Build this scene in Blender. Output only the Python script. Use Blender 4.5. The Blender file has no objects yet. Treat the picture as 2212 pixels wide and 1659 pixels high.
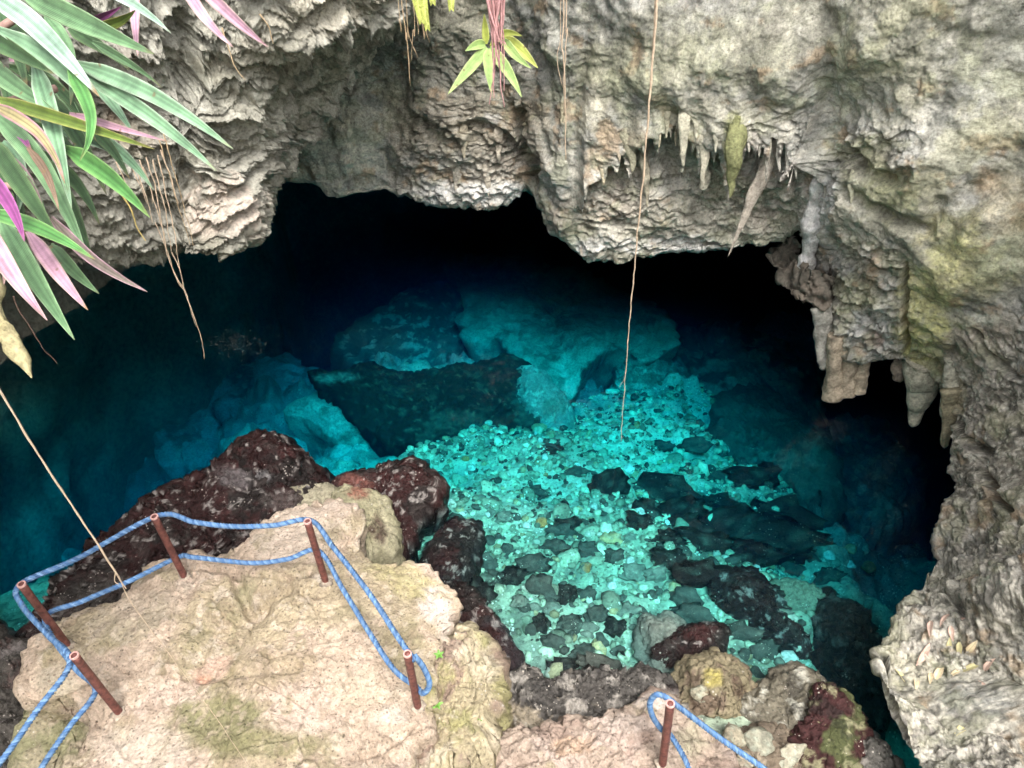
import bpy, math, random
import numpy as np

# ------------------------------------------------------------------ camera, sky, sun, exposure
scene = bpy.context.scene
COL = scene.collection
F_PX, CX, CY = 1661.0, 1106.0, 829.5            # focal length and centre in pixels of a 2212 px wide picture
PITCH = math.radians(40.0)
CAM = np.array([0.0, 0.0, 7.0])                 # water level is z = 0
FWD = np.array([0.0, math.cos(PITCH), -math.sin(PITCH)])
UPV = np.array([0.0, math.sin(PITCH), math.cos(PITCH)])

cam_data = bpy.data.cameras.new("camera")
cam_data.sensor_fit = 'HORIZONTAL'
cam_data.sensor_width = 36.0
cam_data.lens = 36.0 * F_PX / 2212.0
cam_data.clip_start = 0.05
cam_data.clip_end = 500.0
cam = bpy.data.objects.new("camera", cam_data)
cam.location = CAM
cam.rotation_euler = (math.pi / 2 - PITCH, 0, 0)
COL.objects.link(cam)
scene.camera = cam

SUN_EL, SUN_AZ = math.radians(60.0), math.radians(165.0)   # azimuth clockwise from +Y
world = bpy.data.worlds.new("World")
scene.world = world
world.use_nodes = True
wn, wl = world.node_tree.nodes, world.node_tree.links
wn.clear()
sky = wn.new("ShaderNodeTexSky")
sky.sky_type = 'NISHITA'
sky.sun_disc = False
sky.sun_elevation = SUN_EL
sky.sun_rotation = SUN_AZ
sky.air_density = 1.0
sky.dust_density = 3.0
hs = wn.new("ShaderNodeHueSaturation")
hs.inputs["Saturation"].default_value = 0.22        # an overcast, nearly colourless sky
bg = wn.new("ShaderNodeBackground")
bg.inputs["Strength"].default_value = 0.15
wo = wn.new("ShaderNodeOutputWorld")
wl.new(sky.outputs[0], hs.inputs["Color"])
wl.new(hs.outputs[0], bg.inputs["Color"])
wl.new(bg.outputs[0], wo.inputs["Surface"])

sun_data = bpy.data.lights.new("sun", 'SUN')
sun_data.energy = 1.0
sun_data.angle = math.radians(25.0)
sun_data.color = (1.0, 0.97, 0.92)
sun = bpy.data.objects.new("sun", sun_data)
sd = np.array([math.sin(SUN_AZ) * math.cos(SUN_EL), math.cos(SUN_AZ) * math.cos(SUN_EL), math.sin(SUN_EL)])
from mathutils import Vector
sun.rotation_euler = Vector(sd).to_track_quat('Z', 'Y').to_euler()
sun.location = (0, 0, 30)
COL.objects.link(sun)

vs = scene.view_settings
vs.view_transform = 'Standard'
vs.look = 'None'
vs.gamma = 1.0
vs.use_curve_mapping = False
vs.exposure = 1.9
scene.render.engine = 'CYCLES'
cy = scene.cycles
cy.use_denoising = True
cy.use_adaptive_sampling = True
cy.adaptive_threshold = 0.03
cy.max_bounces = 6
cy.diffuse_bounces = 3
cy.glossy_bounces = 2
cy.transmission_bounces = 4
cy.transparent_max_bounces = 16
cy.volume_bounces = 0
cy.caustics_reflective = False
cy.caustics_refractive = False

# ------------------------------------------------------------------ picture <-> place
def ray(px, py):
    nx, ny = (px - CX) / F_PX, -(py - CY) / F_PX
    return nx * np.array([1.0, 0, 0]) + ny * UPV + FWD

def P(px, py, Y=None, z=None, X=None, t=None):
    d = ray(px, py)
    if t is None:
        if Y is not None: t = Y / d[1]
        elif z is not None: t = (z - CAM[2]) / d[2]
        else: t = X / d[0]
    return CAM + d * t

def project(co):
    v = co - CAM
    dep = v @ FWD
    dep = np.where(np.abs(dep) < 1e-3, 1e-3, dep)
    px = CX + F_PX * v[:, 0] / dep
    py = CY - F_PX * (v @ UPV) / dep
    bad = dep < 0.05
    px[bad] = -9e4
    return px, py

# ------------------------------------------------------------------ noise
_r = np.random.RandomState(7)
PERM = np.concatenate([_r.permutation(256)] * 3).astype(np.int32)
GRAD = _r.normal(size=(256, 3)).astype(np.float32)
GRAD /= np.linalg.norm(GRAD, axis=1)[:, None]
OFFS = _r.rand(256, 3).astype(np.float32)

def _h(ix, iy, iz):
    return PERM[PERM[PERM[ix & 255] + (iy & 255)] + (iz & 255)]

def perlin(p):
    p = p.astype(np.float32)
    i = np.floor(p).astype(np.int32)
    f = p - i
    w = f * f * f * (f * (f * 6 - 15) + 10)
    out = 0
    for dx in (0, 1):
        wx = w[:, 0] if dx else 1 - w[:, 0]
        for dy in (0, 1):
            wy = w[:, 1] if dy else 1 - w[:, 1]
            for dz in (0, 1):
                wz = w[:, 2] if dz else 1 - w[:, 2]
                g = GRAD[_h(i[:, 0] + dx, i[:, 1] + dy, i[:, 2] + dz)]
                out = out + wx * wy * wz * (g[:, 0] * (f[:, 0] - dx) + g[:, 1] * (f[:, 1] - dy) + g[:, 2] * (f[:, 2] - dz))
    return out * 1.5

def fbm(p, octv=4, gain=0.5, lac=2.03, off=0.0):
    a, s, q = 1.0, 0, p + off
    for _ in range(octv):
        s = s + a * perlin(q)
        q = q * lac + 13.7
        a *= gain
    return s

def ridged(p, octv=4, gain=0.5, lac=2.1, off=0.0):
    a, s, q = 1.0, 0, p + off
    for _ in range(octv):
        s = s + a * (1 - 2 * np.abs(perlin(q)))
        q = q * lac + 7.3
        a *= gain
    return s

def worley(p, off=0.0, want_z=False):
    p = (p + off).astype(np.float32)
    i = np.floor(p).astype(np.int32)
    f = p - i
    f1 = np.full(len(p), 9.0, np.float32)
    f2 = np.full(len(p), 9.0, np.float32)
    cid = np.zeros(len(p), np.int32)
    vz = np.zeros(len(p), np.float32)
    for dx in (-1, 0, 1):
        for dy in (-1, 0, 1):
            for dz in (-1, 0, 1):
                h = _h(i[:, 0] + dx, i[:, 1] + dy, i[:, 2] + dz)
                o = OFFS[h]
                d = (o[:, 0] + dx - f[:, 0]) ** 2 + (o[:, 1] + dy - f[:, 1]) ** 2 + (o[:, 2] + dz - f[:, 2]) ** 2
                near = d < f1
                f2 = np.where(near, f1, np.minimum(f2, d))
                cid = np.where(near, h, cid)
                if want_z: vz = np.where(near, o[:, 2] + dz - f[:, 2], vz)
                f1 = np.where(near, d, f1)
    if want_z: return np.sqrt(f1), np.sqrt(f2), cid, vz
    return np.sqrt(f1), np.sqrt(f2), cid

def smooth(a, b, x):
    t = np.clip((x - a) / (b - a), 0, 1)
    return t * t * (3 - 2 * t)

def lerp(a, b, w):
    return a + (b - a) * w

# ------------------------------------------------------------------ mesh helpers
def mesh_obj(name, co, faces, mat, parent=None, col=None, smooth_shade=True):
    me = bpy.data.meshes.new(name)
    co = np.asarray(co, np.float32)
    if isinstance(faces, np.ndarray) and faces.shape[1] == 4:
        n = len(faces)
        me.vertices.add(len(co)); me.vertices.foreach_set("co", co.ravel())
        me.loops.add(n * 4); me.loops.foreach_set("vertex_index", faces.astype(np.int32).ravel())
        me.polygons.add(n); me.polygons.foreach_set("loop_start", np.arange(0, n * 4, 4, dtype=np.int32))
    elif isinstance(faces, np.ndarray):
        n = len(faces)
        me.vertices.add(len(co)); me.vertices.foreach_set("co", co.ravel())
        me.loops.add(n * 3); me.loops.foreach_set("vertex_index", faces.astype(np.int32).ravel())
        me.polygons.add(n); me.polygons.foreach_set("loop_start", np.arange(0, n * 3, 3, dtype=np.int32))
    else:
        me.from_pydata([tuple(map(float, c)) for c in co], [], faces)
    me.update(calc_edges=True)
    me.validate()
    if smooth_shade:
        me.polygons.foreach_set("use_smooth", np.ones(len(me.polygons), bool))
    if col is not None:
        at = me.color_attributes.new("Col", 'FLOAT_COLOR', 'POINT')
        c4 = np.ones((len(co), 4), np.float32); c4[:, :3] = np.clip(col, 0, 1)
        at.data.foreach_set("color", c4.ravel())
    if mat is not None:
        me.materials.append(mat)
    o = bpy.data.objects.new(name, me)
    COL.objects.link(o)
    if parent is not None:
        o.parent = parent
    return o

def tag(o, label=None, cat=None, group=None, kind=None):
    if label: o["label"] = label
    if cat: o["category"] = cat
    if group: o["group"] = group
    if kind: o["kind"] = kind
    return o

def empty(name, loc=(0, 0, 0)):
    o = bpy.data.objects.new(name, None)
    o.location = loc
    COL.objects.link(o)
    return o

def child_at_root(o, root):
    """parent o to an Empty while keeping o's own world coordinates"""
    o.parent = root
    o.matrix_parent_inverse = root.matrix_basis.inverted()
    return o

def grid_faces(nu, nv, wrap_u=False):
    iu = np.arange(nu if wrap_u else nu - 1)
    iv = np.arange(nv - 1)
    a, b = np.meshgrid(iu, iv, indexing='ij')
    a2 = (a + 1) % nu
    return np.stack([a * nv + b, a2 * nv + b, a2 * nv + b + 1, a * nv + b + 1], -1).reshape(-1, 4)

def grid_normals(G, wrap_u=False):
    if wrap_u:
        du = np.roll(G, -1, 0) - np.roll(G, 1, 0)
    else:
        du = np.gradient(G, axis=0)
    dv = np.gradient(G, axis=1)
    n = np.cross(du, dv)
    return n / (np.linalg.norm(n, axis=2, keepdims=True) + 1e-9)

def cr(p0, p1, p2, p3, t):
    return 0.5 * ((2 * p1) + (-p0 + p2) * t + (2 * p0 - 5 * p1 + 4 * p2 - p3) * t * t + (-p0 + 3 * p1 - 3 * p2 + p3) * t ** 3)

def cr_axis0(C, counts):
    """Catmull-Rom resampling along axis 0, counts[i] samples in span i"""
    out = []
    n = len(C)
    for i in range(n - 1):
        p0 = C[i - 1] if i > 0 else 2 * C[0] - C[1]
        p1, p2 = C[i], C[i + 1]
        p3 = C[i + 2] if i + 2 < n else 2 * C[-1] - C[-2]
        for k in range(counts[i]):
            out.append(cr(p0, p1, p2, p3, k / counts[i]))
    out.append(C[-1])
    return np.array(out)

def closed_curve(pts, n):
    pts = np.array(pts, float)
    m = len(pts)
    fine = []
    for i in range(m):
        p0, p1, p2, p3 = pts[i - 1], pts[i], pts[(i + 1) % m], pts[(i + 2) % m]
        for k in range(12):
            fine.append(cr(p0, p1, p2, p3, k / 12))
    fine = np.array(fine + [fine[0]])
    L = np.concatenate([[0], np.cumsum(np.linalg.norm(np.diff(fine, axis=0), axis=1))])
    s = np.linspace(0, L[-1], n, endpoint=False)
    return np.stack([np.interp(s, L, fine[:, k]) for k in range(fine.shape[1])], 1)

def open_curve(pts, n):
    pts = np.array(pts, float)
    fine = cr_axis0(pts, [14] * (len(pts) - 1))
    L = np.concatenate([[0], np.cumsum(np.linalg.norm(np.diff(fine, axis=0), axis=1))])
    s = np.linspace(0, L[-1], n)
    return np.stack([np.interp(s, L, fine[:, k]) for k in range(fine.shape[1])], 1)

# colours of the stone itself (linear albedo)
PALE = np.array([.50, .45, .37]); OLIVE = np.array([.25, .235, .155]); DARK = np.array([.075, .07, .055])
OCHRE = np.array([.42, .25, .11]); RUST = np.array([.20, .085, .05]); MOSS = np.array([.28, .29, .07])
WHITE = np.array([.66, .64, .63]); PINK = np.array([.56, .43, .35]); GREY = np.array([.33, .32, .29])
TAN = np.array([.47, .38, .27]); GREEN = np.array([.13, .16, .07]); MAROON = np.array([.024, .0085, .008])
BLACK = np.array([.013, .012, .011]); YEL = np.array([.52, .45, .15])

def paint(co, px, py, col, blobs, warp=0.45, off=0.0):
    """stains and painted patches of light or shade, with ragged edges: (x, y, rx, ry, angle, colour, strength)"""
    if len(blobs) == 0: return col
    use = np.zeros(len(px), bool)
    for (x, y, rx, ry, *_rest) in blobs:
        use |= (np.abs(px - x) < 2.2 * max(rx, ry)) & (np.abs(py - y) < 2.2 * max(rx, ry))
    nA, nB, nC, nD = [np.zeros(len(px), np.float32) for _ in range(4)]
    q = co[use]
    nA[use] = fbm(q * 2.3, 4, off=off); nB[use] = fbm(q * 2.3, 3, off=off + 31.); nC[use] = fbm(q * 9., 3, off=off); nD[use] = fbm(q * 16., 3, off=off + 2.9)
    for k, (x, y, rx, ry, ang, c, s) in enumerate(blobs):
        m = np.where((np.abs(px - x) < 2.2 * max(rx, ry)) & (np.abs(py - y) < 2.2 * max(rx, ry)))[0]
        if len(m) == 0: continue
        a = math.radians(ang)
        dx, dy = px[m] - x, py[m] - y
        ux, uy = (dx * math.cos(a) + dy * math.sin(a)) / rx, (-dx * math.sin(a) + dy * math.cos(a)) / ry
        r = np.sqrt(ux * ux + uy * uy) + warp * (math.cos(k * 2.4) * nA[m] + math.sin(k * 2.4) * nB[m]) + warp * .6 * (nC[m] if k % 2 else -nC[m])
        w = smooth(1.05, 0.5, r) * s * (1 - .45 * smooth(.0, .35, nD[m] if k % 2 else -nD[m]))
        col[m] = lerp(col[m], np.asarray(c), w[:, None])
    return col

def patches(co, col, c, freq, lo, hi, s, octv=5, off=0.0, scale=(1, 1, 1), mask=None):
    n = fbm(co * freq * np.array(scale), octv, gain=.6, off=off)
    w = smooth(lo, hi, n) * s
    if mask is not None: w = w * mask
    return lerp(col, np.asarray(c), w[:, None])

# ------------------------------------------------------------------ materials
def new_mat(name):
    m = bpy.data.materials.new(name)
    m.use_nodes = True
    nt = m.node_tree
    b = nt.nodes["Principled BSDF"]
    return m, nt, b

def rock_material(name, rough=0.85, bump=0.6, fine=38.0, pits=0.35, pit_scale=26.0, speck=None, speck_scale=40.0, speck_size=0.16,
                  var=(0.5, 1.42), spec=0.3, rough_var=0.0, hue=None):
    m, nt, b = new_mat(name)
    N, L = nt.nodes, nt.links
    geo = N.new("ShaderNodeNewGeometry")
    at = N.new("ShaderNodeAttribute"); at.attribute_name = "Col"
    n1 = N.new("ShaderNodeTexNoise"); n1.inputs["Scale"].default_value = fine; n1.inputs["Detail"].default_value = 6; n1.inputs["Roughness"].default_value = .68
    L.new(geo.outputs["Position"], n1.inputs["Vector"])
    n2 = N.new("ShaderNodeTexNoise"); n2.inputs["Scale"].default_value = fine * .16; n2.inputs["Detail"].default_value = 5; n2.inputs["Roughness"].default_value = .6
    L.new(geo.outputs["Position"], n2.inputs["Vector"])
    vo = N.new("ShaderNodeTexVoronoi"); vo.inputs["Scale"].default_value = pit_scale
    L.new(geo.outputs["Position"], vo.inputs["Vector"])
    mr = N.new("ShaderNodeMapRange"); mr.inputs["From Min"].default_value = .28; mr.inputs["From Max"].default_value = .72
    mr.inputs["To Min"].default_value = var[0]; mr.inputs["To Max"].default_value = var[1]
    L.new(n1.outputs["Fac"], mr.inputs["Value"])
    mr2 = N.new("ShaderNodeMapRange"); mr2.inputs["From Min"].default_value = .3; mr2.inputs["From Max"].default_value = .7
    mr2.inputs["To Min"].default_value = .82; mr2.inputs["To Max"].default_value = 1.15
    L.new(n2.outputs["Fac"], mr2.inputs["Value"])
    mu = N.new("ShaderNodeMath"); mu.operation = 'MULTIPLY'
    L.new(mr.outputs[0], mu.inputs[0]); L.new(mr2.outputs[0], mu.inputs[1])
    vm = N.new("ShaderNodeVectorMath"); vm.operation = 'SCALE'
    L.new(at.outputs["Color"], vm.inputs[0]); L.new(mu.outputs[0], vm.inputs["Scale"])
    colour = vm.outputs[0]
    # pits: small dark pores of the limestone
    pr = N.new("ShaderNodeMapRange"); pr.inputs["From Min"].default_value = .10; pr.inputs["From Max"].default_value = .26
    pr.inputs["To Min"].default_value = 1 - pits; pr.inputs["To Max"].default_value = 1.0
    L.new(vo.outputs["Distance"], pr.inputs["Value"])
    vm2 = N.new("ShaderNodeVectorMath"); vm2.operation = 'SCALE'
    L.new(colour, vm2.inputs[0]); L.new(pr.outputs[0], vm2.inputs["Scale"])
    colour = vm2.outputs[0]
    if speck is not None:
        v2 = N.new("ShaderNodeTexVoronoi"); v2.inputs["Scale"].default_value = speck_scale; v2.inputs["Randomness"].default_value = 1.0
        L.new(geo.outputs["Position"], v2.inputs["Vector"])
        n3 = N.new("ShaderNodeTexNoise"); n3.inputs["Scale"].default_value = speck_scale * .18; n3.inputs["Detail"].default_value = 3
        L.new(geo.outputs["Position"], n3.inputs["Vector"])
        th = N.new("ShaderNodeMapRange"); th.inputs["From Min"].default_value = .47; th.inputs["From Max"].default_value = .68
        th.inputs["To Min"].default_value = 0.02; th.inputs["To Max"].default_value = speck_size * 2
        L.new(n3.outputs["Fac"], th.inputs["Value"])
        lt = N.new("ShaderNodeMath"); lt.operation = 'LESS_THAN'
        L.new(v2.outputs["Distance"], lt.inputs[0]); L.new(th.outputs[0], lt.inputs[1])
        mx = N.new("ShaderNodeMix"); mx.data_type = 'RGBA'
        L.new(lt.outputs[0], mx.inputs["Factor"]); L.new(colour, mx.inputs[6]); mx.inputs[7].default_value = (*speck, 1)
        colour = mx.outputs[2]
    L.new(colour, b.inputs["Base Color"])
    b.inputs["Roughness"].default_value = rough
    if rough_var:
        rr = N.new("ShaderNodeMapRange"); rr.inputs["To Min"].default_value = rough - rough_var; rr.inputs["To Max"].default_value = min(1, rough + rough_var)
        rr.inputs["From Min"].default_value = .35; rr.inputs["From Max"].default_value = .65
        L.new(n2.outputs["Fac"], rr.inputs["Value"]); L.new(rr.outputs[0], b.inputs["Roughness"])
    b.inputs["Specular IOR Level"].default_value = spec
    # fine relief
    ad = N.new("ShaderNodeMath"); ad.operation = 'MULTIPLY_ADD'
    L.new(pr.outputs[0], ad.inputs[0]); ad.inputs[1].default_value = .35; L.new(n1.outputs["Fac"], ad.inputs[2])
    bp = N.new("ShaderNodeBump"); bp.inputs["Strength"].default_value = bump; bp.inputs["Distance"].default_value = .03
    L.new(ad.outputs[0], bp.inputs["Height"]); L.new(bp.outputs[0], b.inputs["Normal"])
    return m

def plain_material(name, color, rough=.6, spec=.4, var=.15, scale=30., bump=.15, random_obj=0.0):
    m, nt, b = new_mat(name)
    N, L = nt.nodes, nt.links
    tc = N.new("ShaderNodeTexCoord")
    n1 = N.new("ShaderNodeTexNoise"); n1.inputs["Scale"].default_value = scale; n1.inputs["Detail"].default_value = 5
    L.new(tc.outputs["Object"], n1.inputs["Vector"])
    mr = N.new("ShaderNodeMapRange"); mr.inputs["From Min"].default_value = .3; mr.inputs["From Max"].default_value = .7
    mr.inputs["To Min"].default_value = 1 - var; mr.inputs["To Max"].default_value = 1 + var
    L.new(n1.outputs["Fac"], mr.inputs["Value"])
    vm = N.new("ShaderNodeVectorMath"); vm.operation = 'SCALE'; vm.inputs[0].default_value = color
    sc = mr.outputs[0]
    if random_obj:
        oi = N.new("ShaderNodeObjectInfo")
        m2 = N.new("ShaderNodeMapRange"); m2.inputs["To Min"].default_value = 1 - random_obj; m2.inputs["To Max"].default_value = 1 + random_obj
        L.new(oi.outputs["Random"], m2.inputs["Value"])
        mm = N.new("ShaderNodeMath"); mm.operation = 'MULTIPLY'
        L.new(sc, mm.inputs[0]); L.new(m2.outputs[0], mm.inputs[1]); sc = mm.outputs[0]
    L.new(sc, vm.inputs["Scale"]); L.new(vm.outputs[0], b.inputs["Base Color"])
    b.inputs["Roughness"].default_value = rough
    b.inputs["Specular IOR Level"].default_value = spec
    bp = N.new("ShaderNodeBump"); bp.inputs["Strength"].default_value = bump; bp.inputs["Distance"].default_value = .01
    L.new(n1.outputs["Fac"], bp.inputs["Height"]); L.new(bp.outputs[0], b.inputs["Normal"])
    return m

MAT_WALL = rock_material("limestone_wall", rough=.85, bump=.7, fine=30, pits=.30, pit_scale=17)
MAT_OUT = rock_material("limestone_scalloped", rough=.9, bump=.9, fine=30, pits=.15, pit_scale=14)
MAT_CAVE = rock_material("limestone_cave", rough=.9, bump=.5, fine=12, pits=.2, pit_scale=8)
MAT_PLAT = rock_material("limestone_platform", rough=.85, bump=1.0, fine=40, pits=.5, pit_scale=22, speck=(.30, .23, .17), speck_scale=17, speck_size=.11, var=(.58, 1.24))
MAT_WET = rock_material("algae_rock", rough=.36, bump=1.0, fine=34, pits=.4, pit_scale=24, speck=(.34, .30, .27), speck_scale=22, speck_size=.12, spec=.28, rough_var=.16, var=(.4, 1.6))
MAT_SHORE = rock_material("shore_rock", rough=.7, bump=.9, fine=30, pits=.45, pit_scale=20, speck=(.5, .45, .38), speck_scale=24, speck_size=.12, var=(.55, 1.35))
MAT_BED = rock_material("pool_bed", rough=.9, bump=.9, fine=26, pits=.55, pit_scale=15, speck=(.72, .78, .68), speck_scale=22, speck_size=.2, var=(.6, 1.3))
MAT_SUNK = rock_material("sunken_rock", rough=.9, bump=.8, fine=22, pits=.35, pit_scale=18, speck=(.5, .5, .42), speck_scale=30, speck_size=.1, var=(.55, 1.4))

# ------------------------------------------------------------------ the cave mouth: back and right wall
wall_cols = [  # lip, middle, upper, top of picture; each (px, py, axis, value); inward direction
    ((520, 390, 'Y', 12.2), (520, 260, 'Y', 12.1), (520, 110, 'Y', 12.0), (520, -60, 'Y', 11.7), (-.2, 1)),
    ((636, 392, 'Y', 11.9), (640, 290, 'Y', 11.7), (700, 150, 'Y', 11.9), (720, -60, 'Y', 11.6), (0, 1)),
    ((738, 432, 'Y', 11.5), (745, 300, 'Y', 11.3), (750, 150, 'Y', 11.7), (760, -60, 'Y', 11.4), (0, 1)),
    ((850, 412, 'Y', 11.6), (850, 300, 'Y', 11.6), (850, 150, 'Y', 11.6), (850, -60, 'Y', 11.3), (0, 1)),
    ((960, 434, 'Y', 11.2), (950, 320, 'Y', 11.1), (950, 160, 'Y', 11.2), (950, -60, 'Y', 11.0), (0, 1)),
    ((1060, 446, 'Y', 10.9), (1060, 330, 'Y', 10.8), (1060, 170, 'Y', 11.0), (1050, -60, 'Y', 10.7), (0, 1)),
    ((1142, 424, 'Y', 10.8), (1140, 320, 'Y', 10.8), (1140, 180, 'Y', 10.6), (1130, -60, 'Y', 10.3), (0, 1)),
    ((1212, 486, 'Y', 10.1), (1195, 380, 'Y', 9.8), (1190, 200, 'Y', 9.8), (1190, -60, 'Y', 9.7), (0, 1)),
    ((1285, 548, 'Y', 9.8), (1270, 400, 'Y', 9.7), (1270, 220, 'Y', 9.6), (1280, -60, 'Y', 9.5), (0, 1)),
    ((1400, 557, 'Y', 9.6), (1400, 420, 'Y', 9.6), (1400, 240, 'Y', 9.4), (1400, -60, 'Y', 9.2), (0, 1)),
    ((1540, 553, 'Y', 9.4), (1540, 430, 'Y', 9.4), (1540, 250, 'Y', 9.2), (1540, -60, 'Y', 9.0), (.1, 1)),
    ((1660, 532, 'Y', 9.2), (1650, 430, 'Y', 9.2), (1660, 250, 'Y', 9.0), (1680, -60, 'Y', 8.7), (.2, 1)),
    ((1737, 508, 'Y', 9.0), (1735, 420, 'Y', 9.0), (1765, 250, 'Y', 8.8), (1800, -60, 'Y', 8.4), (.4, .9)),
    ((1775, 655, 'Y', 8.3), (1795, 480, 'Y', 8.2), (1845, 260, 'Y', 8.2), (1900, -60, 'Y', 8.0), (.6, .8)),
    ((1832, 775, 'Y', 7.8), (1865, 560, 'Y', 7.7), (1930, 280, 'Y', 7.7), (2010, -60, 'Y', 7.7), (.7, .7)),
    ((1945, 785, 'Y', 7.4), (1965, 600, 'Y', 7.2), (2030, 300, 'Y', 7.4), (2140, -60, 'Y', 7.5), (.8, .6)),
    ((2036, 832, 'Y', 7.1), (2080, 680, 'Y', 6.8), (2170, 350, 'Y', 7.0), (2310, -60, 'Y', 7.3), (.9, .4)),
    ((2050, 920, 'Y', 6.6), (2150, 790, 'X', 5.15), (2280, 500, 'X', 5.2), (2460, 100, 'X', 5.2), (1, .2)),
    ((2070, 1058, 'z', .50), (2170, 960, 'X', 5.15), (2310, 740, 'X', 5.3), (2520, 420, 'X', 5.3), (1, 0)),
    ((2042, 1150, 'z', .42), (2150, 1080, 'X', 4.95), (2310, 920, 'X', 5.2), (2540, 700, 'X', 5.35), (1, 0)),
    ((1992, 1262, 'z', .42), (2110, 1215, 'X', 4.5), (2290, 1110, 'X', 4.9), (2540, 960, 'X', 5.3), (1, 0)),
    ((1918, 1385, 'z', .50), (2060, 1340, 'X', 3.98), (2260, 1260, 'X', 4.45), (2540, 1160, 'X', 5.0), (1, 0)),
    ((1906, 1475, 'z', .55), (2050, 1450, 'X', 3.9), (2260, 1390, 'X', 4.4), (2540, 1310, 'X', 5.0), (1, 0)),
    ((1960, 1600, 'z', .60), (2085, 1590, 'X', 3.75), (2270, 1560, 'X', 4.3), (2540, 1500, 'X', 4.9), (1, 0)),
    ((2025, 1710, 'z', .65), (2130, 1710, 'X', 3.6), (2290, 1700, 'X', 4.2), (2540, 1680, 'X', 4.8), (1, 0)),
    ((2080, 1850, 'z', .70), (2190, 1850, 'X', 3.5), (2330, 1850, 'X', 4.1), (2540, 1850, 'X', 4.7), (1, -.1)),
]
def ctrl_pt(c):
    return P(c[0], c[1], **{c[2]: c[3]})

def build_cols(cols, under, rows_n):
    C = []
    for col in cols:
        front = [ctrl_pt(c) for c in col[:4]]
        lip = front[0]
        d = np.array([col[4][0], col[4][1], 0.0]); d /= np.linalg.norm(d)
        un = [lip + d * s + np.array([0, 0, (zz - lip[2]) if ab else zz]) for (s, zz, ab) in under]
        top = front[-1]
        hi = top.copy(); hi[2] = 10.0; hi = hi + d * .6
        gr = hi + d * 7 + np.array([0, 0, .4])
        C.append(un + front + [hi, gr])
    C = np.array(C)
    return C

UNDER = [(11, -10, 1), (10.5, -3, 1), (8, 1.2, 1), (4, 1.7, 1), (1.3, .55, 0), (.42, .10, 0)]
C = build_cols(wall_cols, UNDER, None)
span = [int(round(np.clip(np.hypot(wall_cols[i + 1][0][0] - wall_cols[i][0][0], wall_cols[i + 1][0][1] - wall_cols[i][0][1]) / 3.0, 26, 46))) for i in range(len(wall_cols) - 1)]
G = cr_axis0(C, span)
G = cr_axis0(G.transpose(1, 0, 2), [3, 5, 8, 12, 16, 26, 95, 120, 125, 16, 4]).transpose(1, 0, 2)
NU, NV = G.shape[:2]
nrm = grid_normals(G)
co = G.reshape(-1, 3); n = nrm.reshape(-1, 3)
vidx = np.tile(np.arange(NV), NU)
front = vidx >= 60
if np.mean(np.sum(n[front] * (CAM - co[front]), 1)) < 0: n = -n
px, py = project(co)

def region(px, py, blobs):
    w = np.zeros(len(px))
    for (x, y, rx, ry) in blobs:
        w = np.maximum(w, smooth(1.25, .7, np.sqrt(((px - x) / rx) ** 2 + ((py - y) / ry) ** 2)))
    return w

w_smooth = region(px, py, [(740, 290, 130, 190), (1215, 300, 45, 330), (1420, 130, 260, 130), (2050, 250, 90, 260), (2080, 560, 150, 200), (1640, 90, 120, 160), (1880, 420, 60, 120), (1880, 110, 170, 130)])
w_smooth = np.maximum(w_smooth, .8 * smooth(360, 240, py) * smooth(1150, 1230, px))
w_rough = region(px, py, [(1000, 360, 190, 130), (1450, 470, 330, 110), (2150, 1000, 160, 330), (2080, 1450, 230, 300), (1860, 650, 120, 150), (1700, 250, 100, 60), (1900, 330, 120, 70)])
warpv = np.stack([fbm(co * 1.3, 3, off=s) for s in (0, 31.3, 57.1)], 1) * .12
q = co + warpv
w_knob = region(px, py, [(2180, 1150, 230, 420), (2100, 1500, 260, 330)])
far = 1 - .85 * w_knob
d = .20 * fbm(co * .55, 4) + .08 * fbm(co * 1.7, 5, gain=.55, off=5)
d += (1 - .8 * w_smooth) * (1 - .4 * w_knob) * .05 * fbm(q * 4.1, 4, gain=.6, off=9)
d += (.2 + .8 * w_rough) * (1 - .8 * w_smooth) * far * (.030 * ridged(q * 6.5, 4, gain=.6, off=3) - .015)
f1, f2, cid, vz = worley(q * np.array([2.6, 2.6, 4.4]), off=.7, want_z=True)      # broken plates, each lifting at its lower edge
d += far * (.15 + .85 * w_rough) * (1 - .7 * w_smooth) * (.058 * vz + .05 * (OFFS[cid, 0] - .5))
f1, f2, cid, vz = worley(q * np.array([6.5, 6.5, 11.]), off=4.4, want_z=True)
d += far * (.2 + .8 * w_rough) * (1 - .85 * w_smooth) * (.030 * vz + .022 * (OFFS[cid, 1] - .5))
f1, f2, cid = worley(co * 9., off=2.2)                                             # pores
d -= (.15 + .85 * w_rough) * (1 - .9 * w_smooth) * .035 * smooth(.42, .12, f1) * (OFFS[cid, 2] > .45)
f1, f2, cid = worley(co * 2.4, off=6.1)
g1, g2, cid2 = worley(q * 6.2, off=8.3)
d += w_knob * (.08 * (.55 - f1) + .04 * (.5 - g1) + .035 * fbm(q * 11, 4, gain=.6))
# flowstone flutes run down the face
flute = fbm(np.stack([q[:, 0] * 3.2, q[:, 1] * 3.2, q[:, 2] * .45], 1), 4, off=21)
d += region(px, py, [(1420, 180, 360, 230), (740, 280, 140, 180), (1215, 300, 60, 250), (2080, 250, 130, 300)]) * .05 * flute
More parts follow.
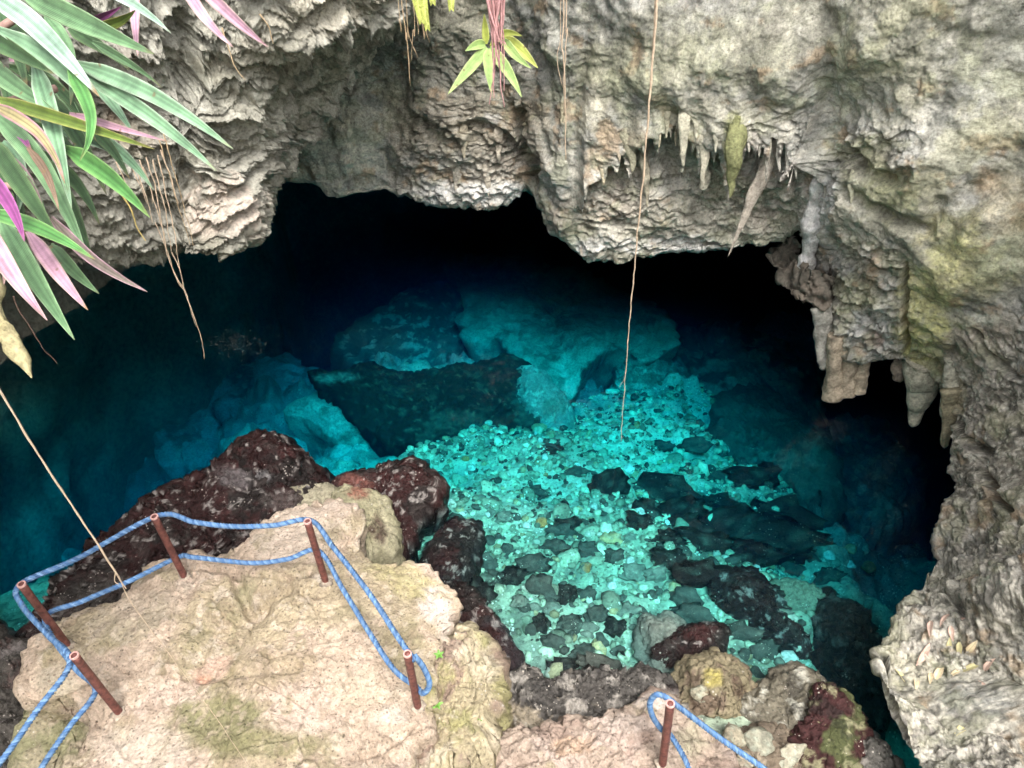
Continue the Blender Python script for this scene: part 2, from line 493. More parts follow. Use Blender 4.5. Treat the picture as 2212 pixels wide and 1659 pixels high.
# the ragged hem of the flowstone curtain above the bare rock
hy = np.interp(px, [1150, 1185, 1215, 1240, 1270, 1330, 1380, 1440, 1500, 1560, 1600, 1650, 1685, 1710, 1745, 1770, 1800], [420, 440, 455, 440, 372, 318, 290, 252, 262, 285, 300, 258, 248, 285, 300, 340, 440])
hy = hy + 6 * fbm(np.stack([px * .05, py * .004, px * 0], 1), 3)
rt = np.random.RandomState(21)
teeth = [(1362, 17, 72), (1393, 11, 50), (1425, 10, 66), (1443, 9, 40), (1478, 15, 105), (1503, 10, 40), (1523, 17, 120), (1547, 10, 50), (1580, 27, 112), (1612, 8, 34), (1640, 8, 50), (1662, 9, 70), (1684, 10, 60), (1702, 10, 70), (1722, 19, 90), (1748, 12, 60), (1298, 26, 26), (1256, 14, 40), (1335, 12, 46)]
teeth += [(rt.uniform(1180, 1780), rt.uniform(4, 8), rt.uniform(14, 42)) for _ in range(62)]
add_t = np.zeros(len(px))
for (tc_, tw_, tl_) in teeth:
    u_ = np.clip(1 - np.abs(px + .02 * (py - 300) * np.sin(tc_) - tc_) / tw_, 0, 1)
    add_t = np.maximum(add_t, tl_ * u_ ** .8)
hy0 = hy + 30
hy = hy + add_t
in_hem = smooth(1238, 1268, px) * smooth(1800, 1770, px)
d += front * in_hem * (.34 * smooth(5, -5, py - hy) * smooth(-340, 0, py - hy0) - .03)
# second, lower tier of drapery at the left of the hanging mass and over the stained rock
hem2 = np.interp(px, [860, 900, 940, 980, 1010, 1040, 1080, 1110, 1140, 1160], [200, 235, 250, 300, 305, 270, 300, 330, 300, 340]) + 18 * fbm(np.stack([px * .045, py * 0, px * 0], 1), 3)
d += front * smooth(860, 900, px) * smooth(1165, 1140, px) * .14 * smooth(9, -9, py - hem2) * smooth(-160, 0, py - hem2)
# crease between the recessed column wall and the hanging mass
def crease(pts, wpx, depth):
    P2 = open_curve(pts, 60)
    dd = np.full(len(px), 1e9)
    box = (px > P2[:, 0].min() - 60) & (px < P2[:, 0].max() + 60) & (py > P2[:, 1].min() - 60) & (py < P2[:, 1].max() + 60) & front
    b = np.where(box)[0]
    if len(b) == 0: return 0
    dm = np.full(len(b), 1e9)
    for k in range(len(P2)):
        dm = np.minimum(dm, np.hypot(px[b] - P2[k, 0], py[b] - P2[k, 1]))
    dd[b] = dm + 4 * fbm(co[b] * 6, 2)
    return -depth * smooth(wpx, wpx * .15, dd)
d += crease([(1140, 425), (1150, 380), (1160, 350), (1140, 300), (1135, 240)], 20, .30)
d += crease([(1005, 275), (1050, 268), (1100, 300), (1140, 345)], 16, .2)
d += crease([(830, 330), (845, 380), (852, 410)], 7, .12)
d += crease([(1830, 410), (1900, 460), (1960, 480), (2000, 500), (2030, 440)], 24, .10)
d += crease([(1995, 500), (2035, 540), (2060, 470), (2140, 400), (2200, 330)], 45, .10)
d += crease([(1830, 330), (1870, 370), (1930, 390), (1960, 370)], 26, .12)
d += crease([(1945, 580), (1940, 650), (1950, 720), (1950, 780)], 10, .2)
d += crease([(2100, 720), (2150, 790), (2200, 820)], 10, .15)
d += crease([(2130, 1000), (2180, 1090), (2212, 1120)], 12, .2)
d += crease([(2050, 905), (2100, 960), (2150, 980)], 12, .2)
d += crease([(2000, 1275), (2060, 1290), (2080, 1330)], 10, .15)
d += crease([(1912, 1430), (1960, 1500), (2060, 1540), (2180, 1600)], 14, .14)
d = np.where(front, d, d * .8)
co = co + n * d[:, None]
px, py = project(co)

col = np.tile(GREY * .85, (len(co), 1))
col = patches(co, col, OLIVE, 1.1, -.15, .35, .75, off=2)
col = patches(co, col, PALE, 1.6, .05, .5, .6, off=8)
B = []
B += [(1000, 150, 190, 130, 0, (.19, .18, .14), .75), (1010, 270, 150, 90, 0, (.24, .20, .14), .8), (1090, 330, 90, 70, 0, (.20, .155, .11), .75)]
B += [(740, 290, 140, 180, 0, (.52, .50, .39), .95), (690, 200, 70, 80, 0, (.30, .29, .23), .6)]
B += [(860, 270, 40, 90, 0, TAN * .8, .6), (985, 385, 60, 25, 0, OCHRE * .75, .7), (1130, 250, 50, 40, 0, OCHRE * .6, .6), (1060, 260, 30, 22, 0, WHITE * .75, .6)]
B += [(960, 420, 130, 30, 0, WHITE * .85, .8), (1080, 420, 90, 28, 0, WHITE * .95, .85)]
B += [(1215, 180, 38, 260, 0, (.22, .22, .185), .8), (1160, 260, 30, 80, 0, (.26, .22, .15), .6)]
B += [(1290, 230, 60, 110, 0, (.40, .36, .25), .7), (1290, 345, 45, 35, 0, OCHRE * .8, .6), (1370, 330, 40, 60, 0, (.46, .36, .24), .6)]
B += [(1480, 130, 230, 110, 0, (.32, .315, .20), .75), (1660, 100, 110, 120, 30, (.20, .19, .135), .75), (1560, 260, 120, 60, 0, (.42, .39, .29), .7)]
B += [(1330, 150, 40, 100, 0, (.24, .24, .16), .6), (1440, 40, 120, 30, 0, (.22, .215, .15), .6)]
B += [(1500, 440, 330, 105, 0, PALE * .98, .75), (1640, 450, 100, 70, 0, PALE * .9, .6), (1650, 370, 90, 70, 0, (.38, .32, .29), .7)]
B += [(1230, 470, 60, 60, 30, (.13, .10, .075), .65), (1330, 440, 50, 70, 0, (.16, .12, .09), .6), (1640, 430, 60, 40, 20, (.13, .12, .10), .55), (1480, 400, 60, 30, 0, (.42, .40, .36), .6)]
B += [(1430, 530, 260, 24, 0, WHITE * .85, .75), (1650, 470, 40, 30, 0, (.3, .24, .19), .4)]
B += [(1785, 450, 16, 90, 5, (.52, .51, .51), .8), (1585, 270, 22, 28, 0, MOSS * .8, .7), (1255, 420, 22, 60, 0, PALE, .5)]
B += [(1870, 340, 80, 50, 10, (.12, .115, .07), .7), (1900, 310, 60, 30, 0, MOSS * .6, .5), (1920, 240, 80, 60, 0, (.27, .25, .16), .5), (1830, 130, 100, 110, 0, (.21, .205, .145), .6)]
B += [(2080, 180, 80, 260, 10, (.31, .305, .26), .7), (2170, 130, 60, 150, 0, (.24, .235, .19), .5), (1950, 60, 120, 90, 0, (.24, .23, .165), .6)]
B += [(2060, 480, 90, 40, -30, YEL * .75, .65), (2135, 390, 45, 50, -50, OCHRE, .7), (2080, 440, 40, 22, -30, WHITE * .85, .6), (2180, 440, 60, 90, 20, (.50, .42, .27), .7)]
B += [(1850, 640, 70, 45, 20, (.30, .30, .15), .7), (1880, 600, 45, 40, 0, (.17, .155, .09), .6), (1885, 590, 20, 60, 10, OCHRE * .9, .6), (1850, 480, 60, 110, 0, (.40, .375, .28), .6)]
B += [(1880, 720, 70, 60, 0, WHITE * .8, .7), (1910, 650, 25, 70, 0, WHITE * .75, .5), (1885, 735, 26, 20, 0, RUST * 1.4, .6)]
B += [(1990, 700, 70, 130, 0, (.52, .49, .14), .9), (2070, 590, 130, 95, -25, (.52, .48, .16), .85), (1930, 420, 90, 60, 10, (.26, .27, .10), .6), (2110, 610, 70, 55, 0, (.20, .20, .09), .6), (2020, 620, 30, 50, 20, (.17, .155, .08), .55), (2160, 560, 60, 60, 0, (.30, .35, .23), .5), (1965, 600, 20, 70, 0, YEL * .9, .5)]
B += [(2110, 740, 130, 60, -10, (.28, .22, .15), .7), (2140, 690, 30, 16, 0, (.5, .5, .38), .7), (2020, 800, 50, 30, 20, (.46, .44, .22), .6)]
B += [(1900, 40, 420, 130, 8, (.20, .195, .14), .7), (2140, 1000, 150, 300, 0, (.25, .21, .165), .8), (2180, 900, 60, 90, 0, (.23, .20, .16), .5)]
B += [(2010, 1400, 110, 110, 0, (.48, .42, .35), .8), (1975, 1470, 70, 70, 0, (.50, .45, .29), .5), (2130, 1330, 90, 140, 0, (.30, .26, .22), .7), (2060, 1570, 200, 70, 20, (.24, .205, .18), .75), (2150, 1640, 120, 60, 0, (.42, .37, .31), .7), (2030, 1440, 35, 24, 0, (.13, .11, .10), .7), (1950, 1520, 60, 24, 0, (.24, .23, .13), .5)]
col = paint(co, px, py, col, B)
wr = np.maximum(region(px, py, [(2150, 1050, 150, 330), (2080, 1450, 220, 260)]), .25 * w_rough)
col = patches(co, col, DARK * 1.4, 3.2, .12, .42, .65, off=12, mask=.35 + .65 * wr)
col = patches(co, col, PALE * 1.12, 5.5, .22, .5, .7, off=15, mask=.2 + .8 * wr)
col = patches(co, col, PALE * 1.2, 15., .25, .5, .8, octv=3, off=18, mask=.12 + .88 * wr)
col = patches(co, col, DARK, 12., .25, .5, .7, octv=3, off=28, mask=.15 + .85 * wr)
col = patches(co, col, OCHRE * .8, 2.3, .38, .7, .55, off=33)
col = patches(co, col, (.27, .28, .15), 1.9, .22, .55, .4, off=45)
col = patches(co, col, (.40, .38, .20), 1.3, .25, .5, .35, off=85, mask=smooth(1700, 1900, px))
streak = fbm(np.stack([co[:, 0] * 5, co[:, 1] * 5, co[:, 2] * .5], 1), 4, off=61)
col *= (1 + .42 * np.clip(streak, -1, 1) * region(px, py, [(1480, 180, 480, 260), (740, 280, 140, 180), (2050, 250, 200, 300)]))[:, None]
col = lerp(col, (col @ np.array([.35, .45, .2]))[:, None] * np.array([1.0, 1.0, .88]), .30)
col *= (1 + .18 * smooth(420, 250, py) * smooth(1600, 1750, px))[:, None]  # lightens the upper right: a hazy sun wash put into the rock colour
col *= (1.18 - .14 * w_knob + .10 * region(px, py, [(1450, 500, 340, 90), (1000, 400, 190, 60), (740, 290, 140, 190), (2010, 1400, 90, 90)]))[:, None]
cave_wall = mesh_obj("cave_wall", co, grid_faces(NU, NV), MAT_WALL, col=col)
tag(cave_wall, kind='structure', label="pale olive limestone wall with flowstone hanging over the dark cave mouth")
W_PX, W_PY, W_CO, W_N = px[front], py[front], co[front], n[front]
W_COL = col[front]

def near_px(x, y, A=None):
    ax, ay, ac, an = A if A is not None else (W_PX, W_PY, W_CO, W_N)
    k = np.argmin((ax - x) ** 2 + (ay - y) ** 2)
    return ac[k], an[k]

# ------------------------------------------------------------------ the scalloped outcrop at the upper left
out_cols = [
    ((-420, 700, 'Y', 4.6), (-430, 450, 'Y', 4.5), (-440, 200, 'Y', 4.4), (-460, -80, 'Y', 4.3), (-.9, .5)),
    ((-220, 640, 'Y', 5.4), (-230, 420, 'Y', 5.2), (-240, 200, 'Y', 5.0), (-260, -80, 'Y', 4.8), (-.8, .6)),
    ((-80, 590, 'Y', 6.0), (-100, 400, 'Y', 5.9), (-120, 200, 'Y', 5.8), (-130, -80, 'Y', 5.7), (-.7, .7)),
    ((60, 556, 'Y', 6.5), (40, 400, 'Y', 6.4), (20, 200, 'Y', 6.3), (0, -80, 'Y', 6.1), (-.6, .8)),
    ((200, 545, 'Y', 7.0), (180, 410, 'Y', 6.8), (150, 210, 'Y', 6.7), (130, -80, 'Y', 6.5), (-.6, .8)),
    ((320, 545, 'Y', 7.3), (300, 410, 'Y', 7.1), (280, 240, 'Y', 7.0), (250, -80, 'Y', 6.8), (-.5, .8)),
    ((400, 522, 'Y', 7.5), (385, 400, 'Y', 7.4), (350, 240, 'Y', 7.3), (340, -80, 'Y', 7.0), (-.4, .9)),
    ((488, 522, 'Y', 7.45), (470, 410, 'Y', 7.35), (420, 220, 'Y', 7.5), (420, -80, 'Y', 7.2), (-.3, 1)),
    ((556, 470, 'Y', 7.9), (535, 350, 'Y', 7.8), (480, 165, 'Y', 7.5), (490, -80, 'Y', 7.3), (-.3, 1)),
    ((602, 370, 'Y', 8.8), (580, 270, 'Y', 8.3), (560, 135, 'Y', 7.6), (570, -80, 'Y', 7.2), (-.4, 1)),
    ((655, 268, 'Y', 9.5), (640, 190, 'Y', 8.8), (630, 108, 'Y', 8.0), (650, -80, 'Y', 7.5), (-.5, 1)),
    ((735, 190, 'Y', 10.0), (725, 145, 'Y', 9.3), (712, 90, 'Y', 8.5), (730, -80, 'Y', 7.9), (-.5, 1)),
    ((815, 115, 'Y', 10.4), (805, 90, 'Y', 9.8), (795, 58, 'Y', 9.0), (810, -80, 'Y', 8.4), (-.4, 1)),
    ((885, 40, 'Y', 10.7), (878, 30, 'Y', 10.1), (868, 10, 'Y', 9.5), (890, -110, 'Y', 8.9), (-.3, 1)),
    ((950, -60, 'Y', 10.9), (945, -75, 'Y', 10.4), (940, -100, 'Y', 9.9), (960, -190, 'Y', 9.3), (-.2, 1)),
]
C = build_cols(out_cols, [(7.5, -10, 1), (7, 0, 1), (4.5, 2.6, 1), (2.2, 3.1, 1), (.9, .45, 0), (.32, .08, 0)], None)
G = cr_axis0(C, [20, 30, 34, 40, 40, 40, 44, 44, 44, 44, 44, 40, 36, 28])
G = cr_axis0(G.transpose(1, 0, 2), [3, 4, 6, 10, 12, 22, 70, 90, 100, 14, 4]).transpose(1, 0, 2)
NU, NV = G.shape[:2]
n = grid_normals(G).reshape(-1, 3); co = G.reshape(-1, 3)
vidx = np.tile(np.arange(NV), NU); front = vidx >= 49
if np.mean(np.sum(n[front] * (CAM - co[front]), 1)) < 0: n = -n
warpv = np.stack([fbm(co * 1.6, 3, off=s) for s in (3, 35, 61)], 1) * .30
q = co + warpv
d = .16 * fbm(co * .7, 4, off=3) + .07 * fbm(q * 1.9, 3, off=6)
f1, f2, cid, vz = worley(q * np.array([1.9, 1.9, 3.0]), off=1.5, want_z=True)
d += .12 * vz + .14 * f1 - .07
f1, f2, cid, vz = worley(q * np.array([4.2, 4.2, 7.5]), off=2.5, want_z=True)
d += .066 * vz + .05 * f1 + .05 * (OFFS[cid, 0] - .5)
f1, f2, cid, vz = worley(q * np.array([10., 10., 18.]), off=7.5, want_z=True)
d += .038 * vz + .02 * (OFFS[cid, 1] - .5) + .010 * ridged(q * 16, 3)
pxo, pyo = project(co)
d += .10 * region(pxo, pyo, [(490, 450, 75, 80)])
d -= front * .28 * region(pxo, pyo, [(395, 120, 34, 80), (880, 110, 60, 60)])
co = co + n * d[:, None]
px, py = project(co)
col = np.tile(np.array([.42, .40, .335]), (len(co), 1))
col = patches(co, col, (.54, .515, .44), 1.5, -.1, .4, .8, off=3)
col = patches(co, col, (.20, .19, .155), 2.6, .15, .5, .7, off=17)
col = patches(co, col, OLIVE * .9, 1.2, .1, .5, .4, off=23)
col = paint(co, px, py, col, [(490, 445, 95, 85, 0, (.68, .57, .48), .9), (700, 25, 150, 55, -6, (.50, .455, .36), .8), (540, 120, 120, 50, -10, (.44, .40, .32), .7),
    (280, 290, 70, 60, 0, (.42, .36, .27), .7), (240, 250, 45, 60, 0, (.22, .15, .10), .7), (290, 130, 60, 80, 0, (.36, .32, .27), .6), (310, 470, 80, 50, 0, (.31, .29, .25), .5), (210, 480, 70, 60, 0, (.4, .37, .31), .5),
    (520, 250, 110, 120, 40, (.40, .38, .31), .5)])
outcrop = mesh_obj("rock_outcrop", co, grid_faces(NU, NV), MAT_OUT, col=col)
tag(outcrop, kind='structure', label="grey scalloped limestone outcrop overhanging the pool behind the purple plant")
O_A = (px[front], py[front], co[front], n[front])

# ------------------------------------------------------------------ the cave behind and the rest of the pit
def tube_wall(name, plan, zs, amp, freq, color, nu, per, mat):
    pl = closed_curve([(a, b) for a, b in plan], nu) if per else open_curve([(a, b) for a, b in plan], nu)
    cen = pl.mean(0)
    G = np.zeros((nu, len(zs), 3))
    for k, (z, s) in enumerate(zs):
        G[:, k, :2] = cen + (pl - cen) * s
        G[:, k, 2] = z
    n = grid_normals(G, per).reshape(-1, 3); co = G.reshape(-1, 3)
    q = co
    d = amp * fbm(q * freq, 5, off=2) + amp * .35 * ridged(q * freq * 3.1, 4, off=4)
    co = co + n * d[:, None]
    col = np.tile(np.asarray(color, float), (len(co), 1))
    col = patches(co, col, np.asarray(color) * 1.5, .8, -.1, .4, .7)
    o = mesh_obj(name, co, grid_faces(nu, len(zs), per), mat, col=col)
    tag(o, kind='structure')
    return o
zz = [(z, 1 + .03 * math.sin(z)) for z in np.linspace(-11, 2.2, 50)] + [(2.9, .93), (3.3, .8), (3.4, .5), (3.45, .05)]
cave_interior_plan = [(-7.8, 5.0), (-7.9, 8.0), (-7.2, 10.2), (-6.0, 12.3), (-4.5, 16.0), (0, 18.5), (5, 18), (9, 15), (10.2, 10), (9.0, 5.0), (8.0, 2.0)]
cave_far = tube_wall("cave_back_wall", cave_interior_plan, [(z, 1.0) for z in np.linspace(-11, 4.5, 60)], .35, .5, (.42, .37, .30), 260, False, MAT_CAVE)
pit = tube_wall("pit_wall", [(-8.2, 5.6), (-7.4, 2.0), (-6.6, -2.0), (-4, -5.5), (0, -6.8), (4, -6.0), (6.5, -3), (6.8, 0), (6.4, 3.4)], [(z, 1.0) for z in np.linspace(-6, 8.6, 40)] + [(9.3, 1.03), (10.0, 1.15), (10.4, 1.9)], .4, .45, (.33, .31, .25), 160, False, MAT_CAVE)

# ------------------------------------------------------------------ pool bed
bed_pts = []
for (x, y, z) in [(1200, 1430, -.34), (1100, 1330, -.36), (1350, 1410, -.45), (1300, 1230, -.65), (1150, 1150, -.62), (1200, 1050, -1.0), (1400, 960, -1.6), (1420, 900, -2.2), (950, 1000, -1.2), (920, 1120, -.5),
                  (820, 960, -2.3), (650, 960, -2.9), (450, 900, -3.8), (330, 1000, -4.0), (200, 1120, -4.8), (100, 1200, -5.2), (40, 1300, -4.2), (150, 850, -7), (400, 750, -6.5), (1600, 960, -2.6),
                  (1740, 1060, -3.4), (1800, 1000, -5.5), (1860, 1090, -6.5), (1840, 1180, -4.2), (1870, 1300, -3.2), (1930, 1200, -6.5), (1960, 1120, -8), (1980, 900, -9), (1900, 950, -8), (1700, 1170, -1.5), (1600, 1080, -1.35), (1500, 1300, -.65), (1620, 1430, -.45), (1720, 1380, -.55), (1800, 1470, -.8),
                  (1880, 1500, -1.6), (1900, 1620, -1.4), (1150, 800, -7), (1000, 760, -7.5), (1300, 830, -5.5), (1400, 840, -5), (1460, 790, -6.5), (1240, 900, -3.2), (1500, 720, -8), (1350, 600, -9), (1100, 600, -9), (1750, 720, -8), (880, 980, -2.0), (700, 780, -7), (560, 800, -6), (1560, 860, -4.5), (1300, 1490, .02), (1300, 1570, .25), (1600, 1600, .15), (1780, 1640, -.05), (1500, 1650, .3),
                  (600, 1400, -.6), (700, 1650, -.2), (200, 1500, -.4), (60, 1650, .15), (0, 1450, -.9)]:
    bed_pts.append(P(x, y, z=z))
bed_pts = np.array(bed_pts + [(-9, 3, -1.), (-9, 9, -7), (-6, 16, -9), (4, 18, -9), (10, 14, -9), (9, 6, -7), (7, 2, -2), (3, 0, .3), (-3, 0, .4), (0, 1.2, .35), (-7, 0, .2), (7, -1, .2)])

def bed_z(x, y):
    num = np.zeros_like(x); den = np.zeros_like(x)
    for b in bed_pts:
        w = 1.0 / ((x - b[0]) ** 2 + (y - b[1]) ** 2 + .12) ** 1.7
        num += w * b[2]; den += w
    return num / den
xs, ys = np.linspace(-10, 10.5, 370), np.linspace(-6, 18.5, 430)
X, Y = np.meshgrid(xs, ys, indexing='ij')
z0 = bed_z(X.ravel(), Y.ravel())
co = np.stack([X.ravel(), Y.ravel(), z0], 1)
deep = smooth(-.5, -3, z0)
co[:, 2] += (.05 + .55 * deep) * fbm(co * np.array([.9, .9, .3]), 4, off=2) + (.03 + .1 * deep) * ridged(co * np.array([2.4, 2.4, 1]), 4, off=6)
f1, f2, cid = worley(co * np.array([1.1, 1.1, .4]), off=3.3)
co[:, 2] += deep * (.55 * np.minimum(f2 - f1, .22) * (.5 + OFFS[cid, 0]) + .45 * (OFFS[cid, 1] - .5))
co[:, 2] += .03 * fbm(co * 7, 3)
px, py = project(co)
col = np.tile(np.array([.44, .54, .40]), (len(co), 1))
col = patches(co, col, (.15, .165, .135), 1.9, .12, .4, .7, off=5)
col = patches(co, col, (.11, .12, .10), 5.2, .16, .4, .75, off=25)
col = patches(co, col, (.22, .25, .20), 11., .2, .45, .6, octv=3, off=35)
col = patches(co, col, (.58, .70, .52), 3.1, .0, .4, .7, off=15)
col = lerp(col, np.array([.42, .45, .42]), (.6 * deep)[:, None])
col = paint(co, px, py, col, [(1350, 1400, 250, 140, 0, (.62, .70, .55), .6), (1400, 960, 150, 90, 0, (.78, .86, .68), .85), (1150, 1060, 220, 80, 0, (.66, .72, .60), .6), (1600, 1160, 170, 80, 10, (.10, .10, .085), .75), (1700, 1000, 150, 110, 0, (.16, .17, .14), .7),  # palest blob: pool of light on the gravel painted into the bed colour
    (1850, 1420, 80, 150, 0, (.06, .055, .05), .8), (1800, 1180, 130, 60, 30, (.28, .29, .25), .5), (1040, 1250, 60, 90, 0, (.05, .045, .04), .8), (1080, 1400, 60, 90, 30, (.06, .05, .045), .8), (600, 960, 300, 120, -15, (.56, .60, .56), .7), (250, 1120, 240, 90, -30, (.36, .39, .37), .7), (1900, 1150, 90, 200, 0, (.22, .25, .22), .8)])  # last blob: shade of the right overhang painted into the bed colour
co_bed, col_bed = co, col
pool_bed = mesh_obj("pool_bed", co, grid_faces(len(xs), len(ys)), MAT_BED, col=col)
tag(pool_bed, kind='structure', label="pale gravel and rock bed of the cave pool")
def bed_height(x, y):
    i = int(np.clip((x + 10) / 20.5 * 369, 0, 369)); j = int(np.clip((y + 6) / 24.5 * 429, 0, 429))
    return co_bed[i * 430 + j, 2]

# ------------------------------------------------------------------ water
m, nt, b = new_mat("water")
N, L = nt.nodes, nt.links
N.remove(b)
out = N["Material Output"]
tr = N.new("ShaderNodeBsdfTransparent")
gl = N.new("ShaderNodeBsdfGlossy"); gl.inputs["Roughness"].default_value = .03
fr = N.new("ShaderNodeFresnel"); fr.inputs["IOR"].default_value = 1.33
tcw = N.new("ShaderNodeNewGeometry")
nw = N.new("ShaderNodeTexNoise"); nw.inputs["Scale"].default_value = 3.0; nw.inputs["Detail"].default_value = 3
L.new(tcw.outputs["Position"], nw.inputs["Vector"])
bw = N.new("ShaderNodeBump"); bw.inputs["Strength"].default_value = .12; bw.inputs["Distance"].default_value = .02
L.new(nw.outputs["Fac"], bw.inputs["Height"]); L.new(bw.outputs[0], gl.inputs["Normal"])
mx = N.new("ShaderNodeMixShader")
L.new(fr.outputs[0], mx.inputs[0]); L.new(tr.outputs[0], mx.inputs[1]); L.new(gl.outputs[0], mx.inputs[2])
L.new(mx.outputs[0], out.inputs["Surface"])
va = N.new("ShaderNodeVolumeAbsorption")
ABS = np.array([1.15, .138, .056]); dens = ABS.max() * 1.02
va.inputs["Density"].default_value = dens
va.inputs["Color"].default_value = (*(1 - ABS / dens), 1)
sca = N.new("ShaderNodeVolumeScatter"); sca.inputs["Color"].default_value = (.01, .20, 1, 1); sca.inputs["Density"].default_value = .032; sca.inputs["Anisotropy"].default_value = .3
adv = N.new("ShaderNodeAddShader"); L.new(va.outputs[0], adv.inputs[0]); L.new(sca.outputs[0], adv.inputs[1])
L.new(adv.outputs[0], out.inputs["Volume"])
MAT_WATER = m
x0, x1, y0, y1, zb = -12, 13, -7.5, 21, -14
wv = [(x0, y0, zb), (x1, y0, zb), (x1, y1, zb), (x0, y1, zb), (x0, y0, 0), (x1, y0, 0), (x1, y1, 0), (x0, y1, 0)]
water = mesh_obj("water", np.array(wv), [(3, 2, 1, 0), (4, 5, 6, 7), (0, 1, 5, 4), (1, 2, 6, 5), (2, 3, 7, 6), (3, 0, 4, 7)], MAT_WATER, smooth_shade=False)
tag(water, kind='structure', label="still clear turquoise water of the cave pool")

# ------------------------------------------------------------------ boulders and ledges traced as real solids
SURF = {}
def outline_rock(name, outline, z_edge, crown, z_bot, mat, base, label, cat="boulder", centre=None, N=150, nr=44, ns=18, power=2.6, amp=.10, freq=1.6, fine=.02,
                 flare=.25, blobs=(), spots=(), slope=None, seed=0.0, group=None, ridge=.5, rag=None, pit=0.0):
    if callable(z_edge):
        ol = np.array([P(x, y, z=z_edge(x, y)) for x, y in closed_curve(outline, N)])
    else:
        ol = np.array([P(x, y, z=z_edge) for x, y in closed_curve(outline, N)])
    c = ol.mean(0) if centre is None else P(centre[0], centre[1], z=float(ol[:, 2].mean()))
    # ragged edge
    rag_a = amp * .9 if rag is None else rag
    rag = (fbm(ol * 2.2, 5, gain=.62, off=seed) + .35 * ridged(ol * 6., 3, off=seed) - .2) * rag_a
    dirs = ol - c; dirs[:, 2] = 0
    ln = np.linalg.norm(dirs, axis=1, keepdims=True)
    ol = ol + dirs / (ln + 1e-6) * rag[:, None]
    rings = []
    rs = np.linspace(0.0, 1.0, nr) ** .8
    for r in rs:
        p = c + (ol - c) * r
        p[:, 2] += crown * (1 - r ** power)
        rings.append(p)
    out_dir = dirs / (ln + 1e-6)
    H = ol[:, 2] - z_bot
    for s in np.linspace(0, 1, ns + 1)[1:]:
        p = ol + out_dir * (flare * s * H[:, None] * .6 + .05 * math.sin(min(1, s * 3) * math.pi))
        p[:, 2] = ol[:, 2] - H * (s ** 1.3)
        rings.append(p)
    G = np.stack(rings, 1)
    n = grid_normals(G, True)
    if n[:, nr // 2, 2].mean() < 0: n = -n
    n[:, 0] = (0, 0, 1)
    co = G.reshape(-1, 3); n = n.reshape(-1, 3)
    q = co + seed
    d = amp * fbm(q * freq, 5, off=seed) + amp * ridge * (ridged(q * freq * 2.7, 4, off=seed) - .6) + fine * ridged(q * freq * 8, 3) + fine * .7 * fbm(q * 20, 2)
    if pit:
        f1, f2, cid = worley(q * 7.5, off=seed)
        d -= pit * smooth(.34, .1, f1) * (OFFS[cid, 0] > .55)
        f1, f2, cid = worley(q * 2.1, off=seed + 3)
        d += pit * 1.5 * (OFFS[cid, 1] - .5) * smooth(.02, .12, f2 - f1) - pit * 1.2 * smooth(.05, .0, f2 - f1)
    fade = np.tile(smooth(0.0, .08, np.concatenate([rs, np.ones(ns)])), N)
    cshift = np.zeros(len(co))
    d = d * fade + (1 - fade) * (amp * fbm((c[None] + seed) * freq, 5, off=seed))[0]
    co = co + n * d[:, None]
    if slope is not None:
        co = slope(co)
    px, py = project(co)
    col = np.tile(np.asarray(base, float), (len(co), 1))
    for (cc, f, lo, hi, s) in spots:
        col = patches(co, col, cc, f, lo, hi, s, off=seed + f)
    col = paint(co, px, py, col, blobs, off=seed)
    loc = np.array([c[0], c[1], z_bot])
    o = mesh_obj(name, co - loc, grid_faces(N, len(rings), True), mat, col=col)
    o.location = loc
    tag(o, label, cat, group)
    top = np.tile(np.concatenate([np.ones(nr, bool), np.zeros(ns, bool)]), N)
    SURF[label] = (px[top], py[top], co[top], n[top])
    return o

def on(label, x, y):
    return near_px(x, y, SURF[label])

MAROON_SPOTS = [(BLACK, 1.4, -.05, .3, .75), (MAROON * 1.8, 2.8, .15, .5, .8), ((.05, .04, .036), 4.5, .3, .55, .5), ((.30, .27, .25), 9., .42, .6, .8)]

# the viewing platform
plat_ol = [(58, 1430), (75, 1385), (130, 1348), (195, 1312), (280, 1266), (330, 1228), (400, 1214), (455, 1212), (505, 1190), (555, 1145), (600, 1100), (640, 1068), (700, 1060), (745, 1068), (772, 1110), (775, 1160),
           (770, 1205), (840, 1216), (885, 1212), (935, 1242), (976, 1282), (984, 1330), (965, 1385), (940, 1450), (935, 1520), (915, 1590), (880, 1670), (860, 1830), (120, 1830), (140, 1680), (190, 1560), (160, 1500), (66, 1500)]
def plat_slope(co):
    px, py = project(co)
    w = smooth(1225, 1205, py + (px - 600) * .04) * smooth(430, 470, px) * smooth(800, 770, px)
    co[:, 2] -= .05 * w + .0006 * np.clip(1215 - py, 0, 200) * w
    # the crack behind the two middle posts and a shallow channel through the middle
    def groove(pts, wd, dp):
        C2 = open_curve(pts, 80)
        dm = np.full(len(co), 1e9)
        for k in range(80): dm = np.minimum(dm, np.hypot(px - C2[k, 0], py - C2[k, 1]))
        return -dp * smooth(wd, wd * .2, dm + 5 * fbm(co * 5, 3))
    co[:, 2] += groove([(330, 1222), (420, 1222), (480, 1232), (600, 1245), (690, 1240)], 9, .05)
    co[:, 2] += groove([(505, 1232), (520, 1275), (545, 1320), (580, 1290), (620, 1265)], 22, .09)
    co[:, 2] += groove([(545, 1320), (470, 1400), (410, 1450)], 60, .07)
    co[:, 2] += groove([(640, 1440), (560, 1450), (430, 1460)], 16, .04)
    co[:, 2] += groove([(900, 1560), (830, 1620), (760, 1640)], 8, .04)
    return co
PLAT = "broad pale beige rock platform ringed by the blue rope railing"
